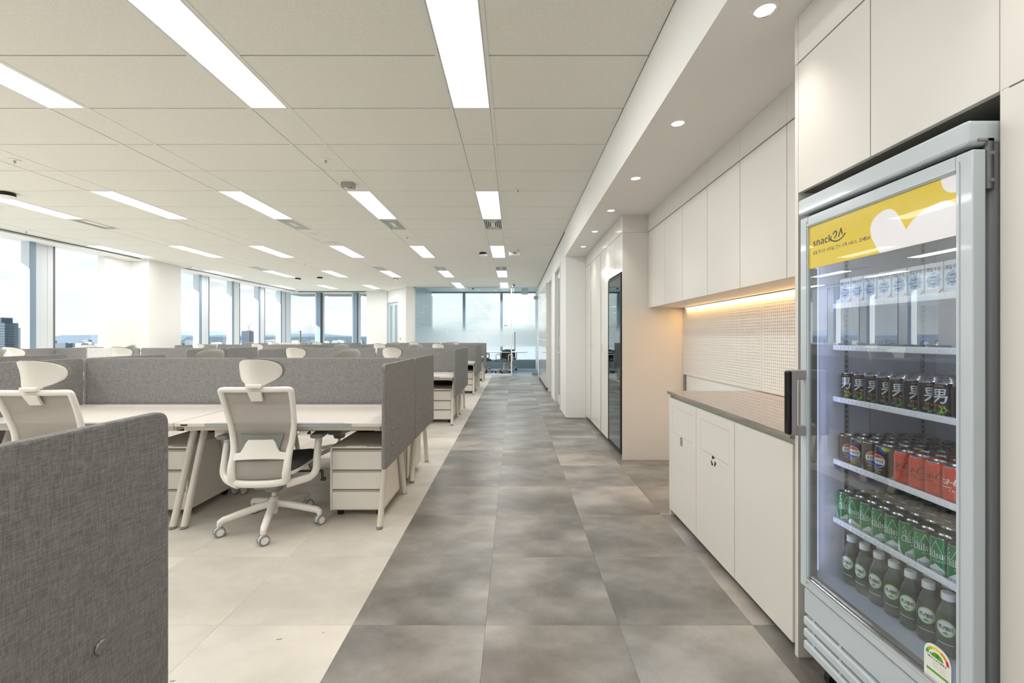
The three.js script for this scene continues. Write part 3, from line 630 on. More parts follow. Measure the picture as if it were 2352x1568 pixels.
// pegboard with square holes
{
  const t = thing('pegboard', 'white pegboard with rows of small square holes above the counter', 'pegboard', [1.785, 0.905, -3.14]);
  const P = 0.022, H = 0.0031, Y0 = 0.905, Y1 = 1.585;
  const board = (d0, d1) => { // front face with holes, hole sides, border
    const pos = [], q = (...v) => { const [a, b, c, e] = v; for (const p of [a, b, c, a, c, e]) pos.push(1.785 + p[2], p[1], -p[0]); };
    const nx = Math.floor((d1 - d0 - 0.02) / P), ny = Math.floor((Y1 - Y0 - 0.02) / P), ax = (d1 - d0 - nx * P) / 2, ay = (Y1 - Y0 - ny * P) / 2, r = H, dep = 0.012;
    for (let i = 0; i < nx; i++) for (let j = 0; j < ny; j++) {
      const x0 = d0 + ax + i * P, y0 = Y0 + ay + j * P, x1 = x0 + P, y1 = y0 + P, cx = x0 + P / 2, cy = y0 + P / 2, a = cx - r, b = cx + r, c = cy - r, e = cy + r;
      q([x0, y0, 0], [a, c, 0], [a, e, 0], [x0, y1, 0]); q([b, c, 0], [x1, y0, 0], [x1, y1, 0], [b, e, 0]); q([x0, y0, 0], [x1, y0, 0], [b, c, 0], [a, c, 0]); q([a, e, 0], [b, e, 0], [x1, y1, 0], [x0, y1, 0]);
      q([a, c, 0], [a, c, dep], [a, e, dep], [a, e, 0]); q([b, c, 0], [b, e, 0], [b, e, dep], [b, c, dep]); q([a, c, 0], [b, c, 0], [b, c, dep], [a, c, dep]); q([a, e, 0], [a, e, dep], [b, e, dep], [b, e, 0]);
    }
    const X0 = d0 + 0.0006, X1 = d1 - 0.0006, u0 = d0 + ax, u1 = d1 - ax, w0 = Y0 + ay, w1 = Y1 - ay;
    q([X0, Y0, 0], [u0, w0, 0], [u0, w1, 0], [X0, Y1, 0]); q([u1, w0, 0], [X1, Y0, 0], [X1, Y1, 0], [u1, w1, 0]); q([X0, Y0, 0], [X1, Y0, 0], [u1, w0, 0], [u0, w0, 0]); q([u0, w1, 0], [u1, w1, 0], [X1, Y1, 0], [X0, Y1, 0]);
    q([X0, Y0, 0], [X0, Y1, 0], [X0, Y1, 0.014], [X0, Y0, 0.014]); q([X1, Y0, 0], [X1, Y0, 0.014], [X1, Y1, 0.014], [X1, Y1, 0]); q([X0, Y0, 0], [X0, Y0, 0.014], [X1, Y0, 0.014], [X1, Y0, 0]);
    const g = new THREE.BufferGeometry(); g.setAttribute('position', new THREE.Float32BufferAttribute(pos, 3)); g.computeVertexNormals(); return g;
  };
  wpart('board', board(3.1, 4.535), std(0xf0ede8, 0.55), t); wpart('board', board(1.76, 3.098), std(0xf0ede8, 0.55), t);
  wpart('backing', bd(1.797, 1.8, 0.905, 1.585, 1.76, 4.535), M.dark, t);
}
struct('trim_4', bd(1.79, 1.8, 0, 0.905, 4.5, 4.54), M.footGrey);
// counter: three units, worktop
{
  const D = [3.155, 2.688, 2.222, 1.757], names = ['counter unit with a trash flap and bin symbol, at the free end', 'counter unit with a trash flap and recycling symbol, in the middle', 'plain counter unit without flap, next to the fridge surround'];
  for (let i = 0; i < 3; i++) {
    const b = D[i], a = D[i + 1], t = cabinet('counter_unit', names[i], a, b, 1.14, 1.78, 0, 0.88, 'counter base units');
    wpart('carcass', bd(1.162, 1.78, 0.05, 0.852, a, b - (i ? 0 : 0.018)), M.cabinetDark, t);
    if (!i) wpart('end_panel', bd(1.145, 1.78, 0.0, 0.88, b - 0.018, b), M.cabinet, t);
    const y0 = 0.045, y1 = 0.855, fl = i < 2 && [a + 0.062, b - 0.062, 0.617, 0.795];
    if (!fl) wpart('door', front(1.14, y0, y1, a, b), M.cabinet, t);
    else {
      const [fa, fb, fy0, fy1] = fl, g = 0.0018, dr = wpart('door', [bd(1.14, 1.158, y0 + g, fy0 - 0.0018, a + g, b - g), bd(1.14, 1.158, fy1 + 0.0018, y1 - g, a + g, b - g), bd(1.14, 1.158, fy0 - 0.0018, fy1 + 0.0018, a + g, fa - 0.0018), bd(1.14, 1.158, fy0 - 0.0018, fy1 + 0.0018, fb + 0.0018, b - g)], M.cabinet, t);
      wpart('flap', bd(1.1402, 1.156, fy0, fy1, fa, fb, 0.0008), M.cabinet, dr);
      const ic = [], W = (u, v, w, h) => ic.push(bd(1.1388, 1.14, v, v + h, u - w, u)); // u runs towards the viewer's right = smaller depth
      if (i === 0) { const c = 2.925; const L = (u0, v0, u1, v1, th = 0.0034) => { const len = Math.hypot(u1 - u0, v1 - v0), q = new THREE.BoxGeometry(0.0012, th, len + th * 0.8); q.rotateX(-Math.atan2(v1 - v0, u1 - u0)); ic.push(q.translate(1.1394, (v0 + v1) / 2, -(c - (u0 + u1) / 2))); };
        L(-0.02, 0.603, 0.02, 0.603); L(-0.006, 0.603, -0.006, 0.61); L(-0.006, 0.61, 0.006, 0.61); L(0.006, 0.61, 0.006, 0.603); L(-0.016, 0.603, -0.014, 0.557); L(-0.014, 0.557, 0.014, 0.557); L(0.014, 0.557, 0.016, 0.603); L(-0.006, 0.594, -0.005, 0.566, 0.0022); L(0.006, 0.594, 0.005, 0.566, 0.0022);
      } else { const c = 2.456, R = 0.021; for (let k = 0; k < 3; k++) { const s = new THREE.Shape(); const p = (r, an) => { const q = an + k * 2.0944; return [-Math.sin(q) * r, Math.cos(q) * r]; };
          const pts = [p(0.027, -0.62), p(0.03, -0.2), p(0.03, 0.2), p(0.034, 0.42), p(0.024, 0.85), p(0.012, 0.5), p(0.017, 0.38), p(0.017, 0.1), p(0.018, -0.35)]; pts.forEach(([x, y], j) => j ? s.lineTo(x, y) : s.moveTo(x, y)); s.closePath();
          const q = new THREE.ExtrudeGeometry(s, { depth: 0.0012, bevelEnabled: false }); ic.push(flat(q).rotateY(-Math.PI / 2).translate(1.14, 0.585, -c)); } }
      wpart('symbol', ic, M.black, dr);
    }
    wpart('plinth', bd(1.175, 1.78, 0, 0.05, a, b), std(0x4d4d46, 0.7), t);
    wpart('grip_channel', [bd(1.16, 1.18, 0.853, 0.88, a, b), bd(1.141, 1.16, 0.853, 0.858, a, b)], std(0xb9bcae, 0.4), t);
  }
  const w = thing('worktop', 'glossy taupe worktop reflecting the pegboard', 'worktop', [1.45, 0.88, -2.45]);
  wpart('slab', bd(1.128, 1.784, 0.88, 0.901, 1.757, 3.165, 0.002), phys(0x8d847a, 0.035, { ior: 1.85 }), w);
}
// surround of the fridge
{
  const G = 'tall cabinets round the fridge';
  const p = cabinet('fridge_side_panel', 'full-height pale end panel between counter and fridge', 1.737, 1.757, CX, 1.8, 0, SOF, G);
  wpart('panel', [bd(CX, 1.8, 0, 2.398, 1.737, 1.757, 0.0015), bd(CX, 1.8, 2.401, SOF, 1.737, 1.757)], M.cabinet, p);
  [[1.385, 1.737, 'far overhead cabinet above the fridge'], [1.016, 1.385, 'near overhead cabinet above the fridge']].forEach(([a, b, l]) => {
    const t = cabinet('overhead_cabinet', l, a, b, CX, 1.8, 1.874, SOF, G);
    wpart('carcass', bd(CX + 0.02, 1.8, 1.876, SOF, a, b), M.cabinetDark, t); wpart('door', front(CX, 1.874, 2.398, a, b), M.cabinet, t); wpart('top_panel', front(CX, 2.401, SOF, a, b, 0.018, 0.001), M.cabinet, t);
  });
  const t = cabinet('tall_cabinet', 'tall cabinet at the picture edge, on the near side of the fridge', 0.3, 1.016, CX, 1.8, 0, SOF, G);
  wpart('carcass', bd(CX + 0.019, 1.8, 0.05, SOF, 0.3, 1.015), M.cabinet, t); wpart('side_panel', bd(CX + 0.001, 1.8, 0, SOF, 0.998, 1.016), M.cabinet, t); wpart('door', front(CX, 0.05, 1.874, 0.3, 1.016), M.cabinet, t); wpart('upper_door', front(CX, 1.874, SOF, 0.3, 1.016), M.cabinet, t);
  wpart('plinth', bd(CX + 0.04, 1.8, 0, 0.05, 0.3, 1.0), M.black, t);
  struct('wall_niche', bd(1.72, 1.8, 0, 1.874, 1.0, 1.74), M.cabinetDark);
  struct('wall_end', bd(CX, 1.8, 0, SOF, -4.5, 0.29), wallMat);
}

// ---------------------------------------------------------------- downlights in the soffit
[0.81, 1.7, 2.6, 3.5, 4.39, 5.26, 6.14].forEach((d, i) => {
  const t = thing('downlight', i ? `${NTH[i - 1]} round downlight from the fridge in the soffit` : 'round soffit downlight nearest the viewer, out of frame', 'light', [0.992, SOF, -d], 0, 'round soffit downlights');
  mesh('trim_ring', lathe([[0.037, -0.001], [0.039, -0.006], [0.05, -0.005], [0.054, -0.003], [0.055, 0.0]], 32), M.white, t);
  mesh('reflector', lathe([[0.0385, -0.0055], [0.036, -0.002], [0.034, -0.001]], 28), M.chrome, t);
  mesh('lamp_lens', cyl(0.036, 0.036, 0.002, 0, -0.0015, 0, 28), std(0xffffff, 0.4, { emissive: new THREE.Color(1, 0.97, 0.93), emissiveIntensity: 3 }), t);
  const s = new THREE.SpotLight(new THREE.Color(1, 0.93, 0.86), SPOT_LEVEL, 0, 0.66, 0.9, 2); s.name = 'downlight_lamp'; s.position.set(0, -0.012, 0); s.target.position.set(0, -2, 0); s.castShadow = true; s.shadow.radius = 1.5; t.add(s, s.target);
});

// ================================================================ THE FRIDGE
const FX = 1.1, FN = 1.03, FF = 1.652; // front of its door; near and far side
{
  const t = thing('display_fridge', 'tall glass-door drinks fridge with a yellow printed header', 'fridge', [1.35, 0, -1.34]);
  const grey = phys(0xc8d2d8, 0.22, { clearcoat: 0.5, clearcoatRoughness: 0.05 }), side = std(0x9b9da1, 0.5), liner = phys(0xdfe2ea, 0.35);
  // shell with a hollow inside
  wpart('body', [bd(1.145, 1.7, 0.1, 1.805, FN + 0.002, FN + 0.02), bd(1.145, 1.7, 0.1, 1.805, FF - 0.02, FF), bd(1.68, 1.7, 0.1, 1.805, FN + 0.02, FF - 0.02), bd(1.15, 1.68, 0.1, 0.36, FN + 0.02, FF - 0.02), bd(1.15, 1.68, 1.78, 1.805, FN + 0.02, FF - 0.02)], side, t);
  wpart('liner', [bd(1.135, 1.62, 0.36, 1.72, FN + 0.02, FN + 0.03), bd(1.135, 1.62, 0.36, 1.72, FF - 0.022, FF - 0.014), bd(1.6, 1.62, 0.36, 1.72, FN + 0.03, FF - 0.02), bd(1.135, 1.6, 0.36, 0.385, FN + 0.03, FF - 0.02), bd(1.135, 1.6, 1.715, 1.75, FN + 0.03, FF - 0.02)], liner, t);
  wpart('floor_tray', bd(1.12, 1.6, 0.385, 0.388, FN + 0.03, FF - 0.022), std(0xb7bcc4, 0.3), t);
  // top cap
  const cap = plate(roundedShape(FF - FN, 0.06, 0.012, -(FF - FN) / 2, 0), 0.1, 0.008, 6, 2).rotateY(-Math.PI / 2).translate(1.14, 1.757, -(FN + FF) / 2 );
  wpart('top_cap', cap, grey, t);
  wpart('top_gap', bd(1.12, 1.15, 1.735, 1.755, FN + 0.02, FF - 0.02), M.dark, t);
  // door
  const yb = 0.352, yt = 1.746, rim = 0.042;
  const dr = wpart('door_frame', [
    bd(FX, FX + 0.032, yb, yt, FN, FN + rim, 0.004, 2), bd(FX, FX + 0.032, yb, yt, FF - rim, FF, 0.004, 2), bd(FX, FX + 0.032, yt - rim, yt, FN + rim + 0.0003, FF - rim - 0.0003, 0.004, 2), bd(FX, FX + 0.032, yb, yb + rim, FN + rim + 0.0003, FF - rim - 0.0003, 0.004, 2),
    bd(FX - 0.003, FX + 0.004, yb + 0.018, yt - 0.018, FN + rim - 0.012, FN + rim - 0.004, 0.002), bd(FX - 0.003, FX + 0.004, yb + 0.018, yt - 0.018, FF - rim + 0.004, FF - rim + 0.012, 0.002), bd(FX - 0.003, FX + 0.004, yt - rim + 0.004, yt - rim + 0.012, FN + rim - 0.004, FF - rim + 0.004, 0.002), bd(FX - 0.003, FX + 0.004, yb + rim - 0.012, yb + rim - 0.004, FN + rim - 0.004, FF - rim + 0.004, 0.002)], grey, t);
  const glass = phys(0xf4f8fa, 0, { transmission: 1, thickness: 0, ior: 2.15 });
  wpart('glass_pane', bd(FX + 0.006, FX + 0.009, yb + rim - 0.004, 1.548, FN + rim - 0.004, FF - rim + 0.004), glass, dr);
  wpart('gasket', [bd(FX + 0.012, FX + 0.03, yb + rim, 1.548, FN + rim, FN + rim + 0.006), bd(FX + 0.012, FX + 0.03, yb + rim, 1.548, FF - rim - 0.008, FF - rim), bd(FX + 0.009, FX + 0.03, yb + rim, yb + rim + 0.008, FN + rim, FF - rim)], M.cabinetDark, dr);
  wpart('lower_trim', bd(FX - 0.004, FX + 0.002, yb + rim - 0.002, yb + rim + 0.004, FN + rim, FF - rim), M.chrome, dr);
  for (const [y0, y1] of [[1.71, 1.77], [0.33, 0.37]]) wpart('hinge', [bd(1.132, 1.146, y0 - 0.06, y1, FN - 0.004, FN + 0.004), bd(1.11, 1.146, y1 - 0.006, y1, FN - 0.004, FN + 0.05), bd(1.137, 1.141, y0 - 0.045, y0 - 0.037, FN - 0.009, FN - 0.004), bd(1.137, 1.141, y0 + 0.02, y0 + 0.028, FN - 0.009, FN - 0.004)], M.steel, t);
  // handle on the far stile
  const h = wpart('handle', [bd(FX - 0.06, FX - 0.034, 0.925, 1.172, FF - 0.04, FF - 0.014, 0.006, 2), bd(FX - 0.04, FX + 0.002, 0.925, 0.962, FF - 0.038, FF - 0.016, 0.005), bd(FX - 0.04, FX + 0.002, 1.135, 1.172, FF - 0.038, FF - 0.016, 0.005)], std(0xa39f9f, 0.45), dr);
  wpart('grip', bd(FX - 0.072, FX - 0.055, 0.928, 1.169, FF - 0.041, FF - 0.013, 0.007, 3), phys(0x101113, 0.15), h);
  // printed header: colour fields and lettering only
  const W = 1024, H = 302;
  const print = canvasTex(W, H, (c) => {
    c.fillStyle = '#e2c82e'; c.fillRect(0, 0, W, H);
    c.fillStyle = '#f1f0f5'; c.beginPath(); c.moveTo(592, 306); c.bezierCurveTo(560, 250, 525, 210, 525, 148); c.bezierCurveTo(525, 95, 580, 62, 635, 64); c.bezierCurveTo(682, 66, 702, 104, 722, 146); c.lineTo(754, 208); c.bezierCurveTo(790, 160, 850, 118, 950, 118); c.bezierCurveTo(995, 120, 1020, 160, 1032, 196); c.lineTo(1032, 306); c.closePath(); c.fill();
    c.beginPath(); c.ellipse(1010, 8, 70, 86, 0, 0, 7); c.fill();
    c.fillStyle = c.strokeStyle = '#37322c'; c.textBaseline = 'alphabetic'; c.font = 'bold 66px sans-serif'; c.fillText('snack', 42, 150);
    c.lineWidth = 10; c.lineCap = 'round'; c.lineJoin = 'round';
    c.beginPath(); c.moveTo(234, 106); c.bezierCurveTo(240, 84, 268, 88, 262, 110); c.bezierCurveTo(258, 124, 246, 130, 246, 134); c.stroke();
    c.beginPath(); c.moveTo(280, 132); c.lineTo(300, 84); c.lineTo(310, 122); c.stroke();
    c.lineWidth = 9; c.beginPath(); c.moveTo(212, 134); c.bezierCurveTo(232, 166, 300, 168, 334, 124); c.stroke();
    const e = korean(c, '일할 맛나는 사무실 간식 구독 서비스, ', 44, 184, 24, 2.6); korean(c, '스낵24', e, 183, 26, 4.4);
  });
  print.anisotropy = 8;
  const bw = FF - FN - 2 * rim + 0.006, header = new THREE.BoxGeometry(bw, 0.158, 0.004).rotateY(-Math.PI / 2).translate(FX + 0.008, 1.549 + 0.079, -(FN + FF) / 2);
  { const u = header.attributes.uv, n = header.attributes.normal; for (let i = 0; i < u.count; i++) if (n.getX(i) > -0.5) u.setXY(i, 0.01, 0.02); }
  wpart('printed_header', header, phys(0xffffff, 0.2, { map: print }), dr);
  wpart('header_glass', bd(FX + 0.003, FX + 0.0045, 1.546, yt - rim + 0.004, FN + rim - 0.003, FF - rim + 0.003), phys(0xffffff, 0, { transmission: 1, thickness: 0, ior: 1.4, specularIntensity: 0.2 }), dr);
  // grille below
  wpart('kick_panel', bd(1.112, 1.15, 0.243, 0.338, FN + 0.006, FF - 0.003, 0.006, 2), grey, t);
  for (const y of [0.198, 0.152, 0.106]) wpart('slat', [bd(1.108, 1.138, y, y + 0.034, FN + 0.006, FF - 0.003, 0.008, 2)], grey, t);
  wpart('slat_post', [1.13, 1.3, 1.47, 1.6].map((d) => bd(1.118, 1.15, 0.106, 0.25, d, d + 0.008)), grey, t);
  wpart('grille_back', bd(1.146, 1.152, 0.1, 0.35, FN + 0.02, FF - 0.02), std(0x7a8083, 0.7), t);
  for (const d of [FN + 0.06, FF - 0.07]) for (const x of [1.19, 1.64]) wpart('caster', [new THREE.CylinderGeometry(0.04, 0.04, 0.025, 20).rotateX(Math.PI / 2).translate(x, 0.04, -d), bd(x - 0.02, x + 0.02, 0.06, 0.1, d - 0.018, d + 0.018)], M.black, t);
  // standards and shelves
  wpart('shelf_standard', [1.25, 1.54].flatMap((x) => [bd(x, x + 0.016, 0.39, 1.7, FF - 0.025, FF - 0.0225), bd(x, x + 0.016, 0.39, 1.7, FN + 0.03, FN + 0.0325)]), M.alu, t);
  const holes = []; for (const x of [1.25, 1.54]) for (let y = 0.42; y < 1.68; y += 0.019) holes.push(bd(x + 0.005, x + 0.011, y, y + 0.009, FF - 0.0256, FF - 0.0249));
  wpart('standard_slots', holes, M.dark, t).userData.kind = 'stuff';
  for (const y of [1.415, 1.26, 1.067, 0.832, 0.613]) {
    const s = wpart('shelf', [bd(1.216, 1.222, y - 0.004, y, FN + 0.036, FF - 0.028), bd(1.58, 1.586, y - 0.004, y, FN + 0.036, FF - 0.028), ...Array.from({ length: 34 }, (_, i) => bd(1.22, 1.584, y - 0.003, y, FN + 0.045 + i * 0.0158, FN + 0.048 + i * 0.0158))], M.white, t);
    const rail = wpart('shelf_rail', bd(1.205, 1.215, y - 0.014, y + 0.006, FN + 0.036, FF - 0.026, 0.003), phys(0xf0f2f4, 0.25), s);
    wpart('rail_ribs', Array.from({ length: 30 }, (_, i) => bd(1.2035, 1.2055, y - 0.008, y, FN + 0.045 + i * 0.0182, FN + 0.052 + i * 0.0182)), M.white, rail);
  }
  // light bars inside the door opening
  const cool = new THREE.Color(0.64, 0.68, 1), bar = std(0xffffff, 0.4, { emissive: cool, emissiveIntensity: 0.5 });
  for (const [d, s] of [[FF - 0.03, 1], [FN + 0.036, -1]]) {
    wpart('light_bar', bd(1.137, 1.147, 0.42, 1.66, d - 0.004, d + 0.004), bar, t);
    const a = new THREE.RectAreaLight(cool, FRIDGE_LED, 0.012, 1.22); a.name = 'light_bar_lamp'; a.position.set(1.147 - 1.35, 1.04, -d + s * 0.006 + 1.34); a.rotation.set(0, s > 0 ? -Math.PI * 0.7 : -Math.PI * 0.3, 0); a.castShadow = true; t.add(a);
  }
  wpart('light_bar', bd(1.15, 1.17, 1.708, 1.714, FN + 0.06, FF - 0.06), bar, t);
  const a2 = new THREE.RectAreaLight(cool, FRIDGE_LED, 0.018, 0.5); a2.name = 'light_bar_lamp'; a2.position.set(1.16 - 1.35, 1.705, 0); a2.rotation.x = -Math.PI / 2; a2.castShadow = true; t.add(a2);
  // energy label on the glass
  const lab = canvasTex(256, 384, (c, w, h) => {
    c.fillStyle = '#f2f1ec'; c.fillRect(0, 0, w, h);
    const arc = (a, b, col) => { c.strokeStyle = col; c.lineWidth = 26; c.beginPath(); c.arc(128, 138, 98, Math.PI * (1 + a), Math.PI * (1 + b)); c.stroke(); };
    [['#4fa82e', 0, 0.14], ['#a7cb35', 0.145, 0.33], ['#f0dc17', 0.335, 0.6], ['#ee8a22', 0.605, 0.83], ['#c8281f', 0.835, 1]].forEach(([q, s, e]) => arc(s, e, q));
    c.fillStyle = '#57a928'; c.beginPath(); c.arc(128, 138, 58, Math.PI, 0); c.fill(); c.fillStyle = '#222'; c.font = 'bold 44px sans-serif'; c.textAlign = 'center'; c.fillText('1', 128, 130);
    c.beginPath(); c.moveTo(46, 118); c.lineTo(72, 112); c.lineTo(70, 130); c.fill(); c.strokeStyle = '#222'; c.textAlign = 'left'; korean(c, '에너지소비효율등급', 34, 150, 21, 3);
    c.fillStyle = '#666'; for (let i = 0; i < 6; i++) c.fillRect(i % 2 ? 150 : 84, 192 + i * 13, 60, 3); c.fillStyle = '#57a928'; c.fillRect(24, 286, 208, 26); c.fillStyle = '#888'; c.fillRect(24, 322, 208, 3); c.fillRect(24, 352, 208, 3);
  });
  const ls = roundedShape(0.072, 0.092, [0.004, 0.004, 0.036, 0.036]), lg = new THREE.ExtrudeGeometry(ls, { depth: 0.0006, bevelEnabled: false, curveSegments: 10 });
  { const p = lg.attributes.position, u = lg.attributes.uv; for (let i = 0; i < p.count; i++) u.setXY(i, p.getX(i) / 0.072 + 0.5, p.getY(i) / 0.092 + 0.5); }
  wpart('energy_label', flat(lg).rotateY(-Math.PI / 2).translate(FX + 0.0052, 0.442, -1.122), std(0xffffff, 0.4, { map: lab }), dr);
}

// ---------------------------------------------------------------- drinks
const lidMat = phys(0xc9c7c9, 0.22, { metalness: 1 }), tabMat = phys(0xe4e2e0, 0.25, { metalness: 1 });
function canProto(r, h, tex, metal) {
  const o = new THREE.Group();
  const g = lathe([[r * 0.72, 0.004], [r * 0.78, 0], [r * 0.9, 0.006], [r, 0.011], [r, h - 0.013], [r * 0.97, h - 0.008], [r * 0.9, h - 0.003]], 28);
  { const p = g.attributes.position, u = g.attributes.uv; for (let i = 0; i < p.count; i++) u.setY(i, p.getY(i) / h); }
  mesh('body', g, phys(0xffffff, 0.28, { map: tex, metalness: metal }), o);
  const lid = mesh('lid', lathe([[r * 0.9, h - 0.003], [r * 0.93, h], [r * 0.9, h + 0.0008], [r * 0.84, h - 0.004], [r * 0.78, h - 0.0045], [0, h - 0.0042]], 28), lidMat, o);
  mesh('tab', [plate(roundedShape(0.013, 0.022, 0.006), 0.0012, 0.0004).rotateX(-Math.PI / 2).translate(0, h - 0.0032, 0.002)], tabMat, lid);
  return o;
}
const stars = (c, x, y, s) => { c.beginPath(); for (let i = 0; i < 10; i++) { const q = i * Math.PI / 5 - Math.PI / 2, r = i % 2 ? s * 0.42 : s; c[i ? 'lineTo' : 'moveTo'](x + r * Math.cos(q), y + r * Math.sin(q)); } c.fill(); };
const TW = 640, TH = 384;
const blackTex = canvasTex(TW, TH, (c, w, h) => {
  c.fillStyle = '#141416'; c.fillRect(0, 0, w, h); c.fillStyle = '#0b0b0c'; c.fillRect(0, 0, w, 16);
  c.fillStyle = '#b98a4a'; c.fillRect(270, 34, 90, 7); c.fillRect(560, 230, 40, 80);
  for (const ox of [0]) { // the brushed character on the front
    c.strokeStyle = '#e9e9ec'; c.lineWidth = 15; c.lineCap = 'butt'; c.lineJoin = 'miter'; const q = (...p) => { c.beginPath(); for (let i = 0; i < p.length; i += 2) c[i ? 'lineTo' : 'moveTo'](p[i], p[i + 1]); c.stroke(); };
    q(268, 78, 372, 70, 366, 132, 276, 138, 268, 78); q(272, 106, 366, 101); q(319, 74, 322, 134);
    c.lineWidth = 18; q(252, 166, 384, 156, 372, 214, 350, 232, 330, 222); q(322, 140, 312, 180, 256, 234);
  }
  c.fillStyle = c.strokeStyle = '#c98a3f'; korean(c, '헛개차', 258, 252, 42, 6);
  c.fillStyle = '#bbb'; for (let i = 0; i < 4; i++) c.fillRect(236, 308 + i * 10, 62, 3);
  for (let i = 0; i < 12; i++) { c.fillStyle = ['#7fbf3a', '#4f8f2a', '#9bd24e'][i % 3]; c.save(); c.translate(340 + (i % 5) * 15 - (i > 6 ? 50 : 0), 290 + Math.floor(i / 3) * 24); c.rotate(i * 1.3); c.beginPath(); c.moveTo(0, -27); c.quadraticCurveTo(18, 0, 0, 27); c.quadraticCurveTo(-18, 0, 0, -27); c.fill(); c.restore(); }
  c.fillStyle = '#cfcfd2'; for (let y = 60; y < 340; y += 9) for (let x = 470; x < 540; x += 8) if (((x * 7 + y * 13) % 5) > 1) c.fillRect(x, y, 5, 3);
});
const pepsiTex = canvasTex(TW, TH, (c, w, h) => {
  c.fillStyle = '#17171a'; c.fillRect(0, 0, w, h);
  c.save(); c.beginPath(); c.arc(320, 190, 86, 0, 7); c.fillStyle = '#f1f1f3'; c.fill(); c.beginPath(); c.arc(320, 190, 80, 0, 7); c.clip();
  c.fillStyle = '#d3372b'; c.beginPath(); c.moveTo(230, 100); c.lineTo(410, 100); c.lineTo(410, 160); c.bezierCurveTo(370, 135, 280, 165, 230, 158); c.fill();
  c.fillStyle = '#1f3bb4'; c.beginPath(); c.moveTo(230, 222); c.bezierCurveTo(280, 218, 360, 240, 410, 222); c.lineTo(410, 290); c.lineTo(230, 290); c.fill(); c.restore();
  c.fillStyle = '#0d0d10'; c.textAlign = 'center'; c.font = 'bold 50px sans-serif'; c.save(); c.translate(320, 208); c.scale(1.02, 0.95); c.fillText('PEPSI', 0, 0); c.restore();
  c.fillStyle = '#f1f1f3'; c.font = 'bold 19px sans-serif'; c.fillText('ZERO SUGAR', 320, 302); c.fillStyle = '#bfe01e'; c.fillText('LIME', 320, 322); c.fillText('FLAVOR', 320, 341);
  c.fillStyle = '#1d3bd2'; c.beginPath(); c.arc(414, 6, 80, 0, 7); c.fill(); c.fillStyle = '#c6df22'; c.beginPath(); c.arc(420, 0, 58, 0, 7); c.fill();
  c.fillStyle = '#1d3bd2'; c.beginPath(); c.arc(150, 380, 60, 0, 7); c.fill(); c.fillStyle = '#9dca1d'; c.beginPath(); c.arc(140, 392, 48, 0, 7); c.fill();
  c.fillStyle = '#c9c9c9'; c.font = '15px sans-serif'; c.fillText('210 mL', 470, 350);
});
const cokeTex = (white) => canvasTex(TW, TH, (c, w, h) => {
  c.fillStyle = '#d8321f'; c.fillRect(0, 0, w, h);
  c.fillStyle = c.strokeStyle = white ? '#f6f2f0' : '#231512'; c.save(); c.translate(320, 190); c.transform(1, -0.04, -0.22, 1, 0, 0); c.textAlign = 'center'; c.font = 'italic bold 92px serif'; c.save(); c.scale(0.94, 1.1); c.fillText('Coca-Cola', 0, 0); c.restore();
  c.lineWidth = 8; c.lineCap = 'round'; c.beginPath(); c.moveTo(-188, 6); c.bezierCurveTo(-160, 52, -70, 16, 30, 30); c.stroke(); c.lineWidth = 6; c.beginPath(); c.moveTo(40, -58); c.bezierCurveTo(70, -104, 120, -88, 176, -70); c.stroke(); c.restore();
  c.font = 'bold 30px sans-serif'; c.textAlign = 'center'; c.fillText(white ? 'T A S T E' : 'Z E R O', 380, 262);
  c.fillStyle = '#f6f2f0'; c.textAlign = 'left'; c.font = 'bold 30px sans-serif'; c.fillText('BEST', 470, 270); c.font = 'italic bold 24px sans-serif'; c.fillText('Coke', 470, 298); c.fillText('Ever?', 470, 324); c.fillStyle = '#7d1d12'; for (let i = 0; i < 12; i++) c.fillRect(210 + i * 14, 346, 9, 10);
});
const ciderTex = canvasTex(TW, TH, (c, w, h) => {
  c.fillStyle = '#0f8a48'; c.fillRect(0, 0, w, h); c.fillStyle = '#0c7a3f'; c.fillRect(0, 0, w, 30);
  c.fillStyle = '#eef1f0'; c.beginPath(); c.moveTo(0, 250); c.lineTo(150, 214); c.lineTo(210, 384); c.lineTo(0, 384); c.fill(); c.beginPath(); c.moveTo(640, 250); c.lineTo(500, 214); c.lineTo(440, 384); c.lineTo(640, 384); c.fill();
  c.beginPath(); c.moveTo(230, 384); c.lineTo(245, 330); c.lineTo(320, 268); c.lineTo(400, 330); c.lineTo(415, 384); c.fill();
  c.strokeStyle = '#eef1f0'; c.lineWidth = 5; c.beginPath(); c.moveTo(200, 120); c.lineTo(268, 150); c.lineTo(320, 34); c.lineTo(372, 150); c.stroke(); c.beginPath(); c.moveTo(500, 214); c.lineTo(372, 190); c.stroke();
  for (const [x, y, s] of [[226, 60, 11], [246, 86, 12], [222, 104, 10], [250, 118, 11], [236, 38, 9]]) { c.fillStyle = '#eef1f0'; stars(c, x, y, s); }
  c.fillStyle = '#f4f6f5'; c.textAlign = 'center'; c.save(); c.translate(330, 212); c.scale(0.8, 1.28); c.font = 'bold 74px serif'; c.fillText('Chilsung', 0, 0); c.restore(); c.font = 'bold 28px sans-serif'; c.fillText('C I D E R', 352, 250);
  c.fillStyle = c.strokeStyle = '#0d7a3e'; korean(c, '칠성사이다', 256, 332, 27, 4);
});
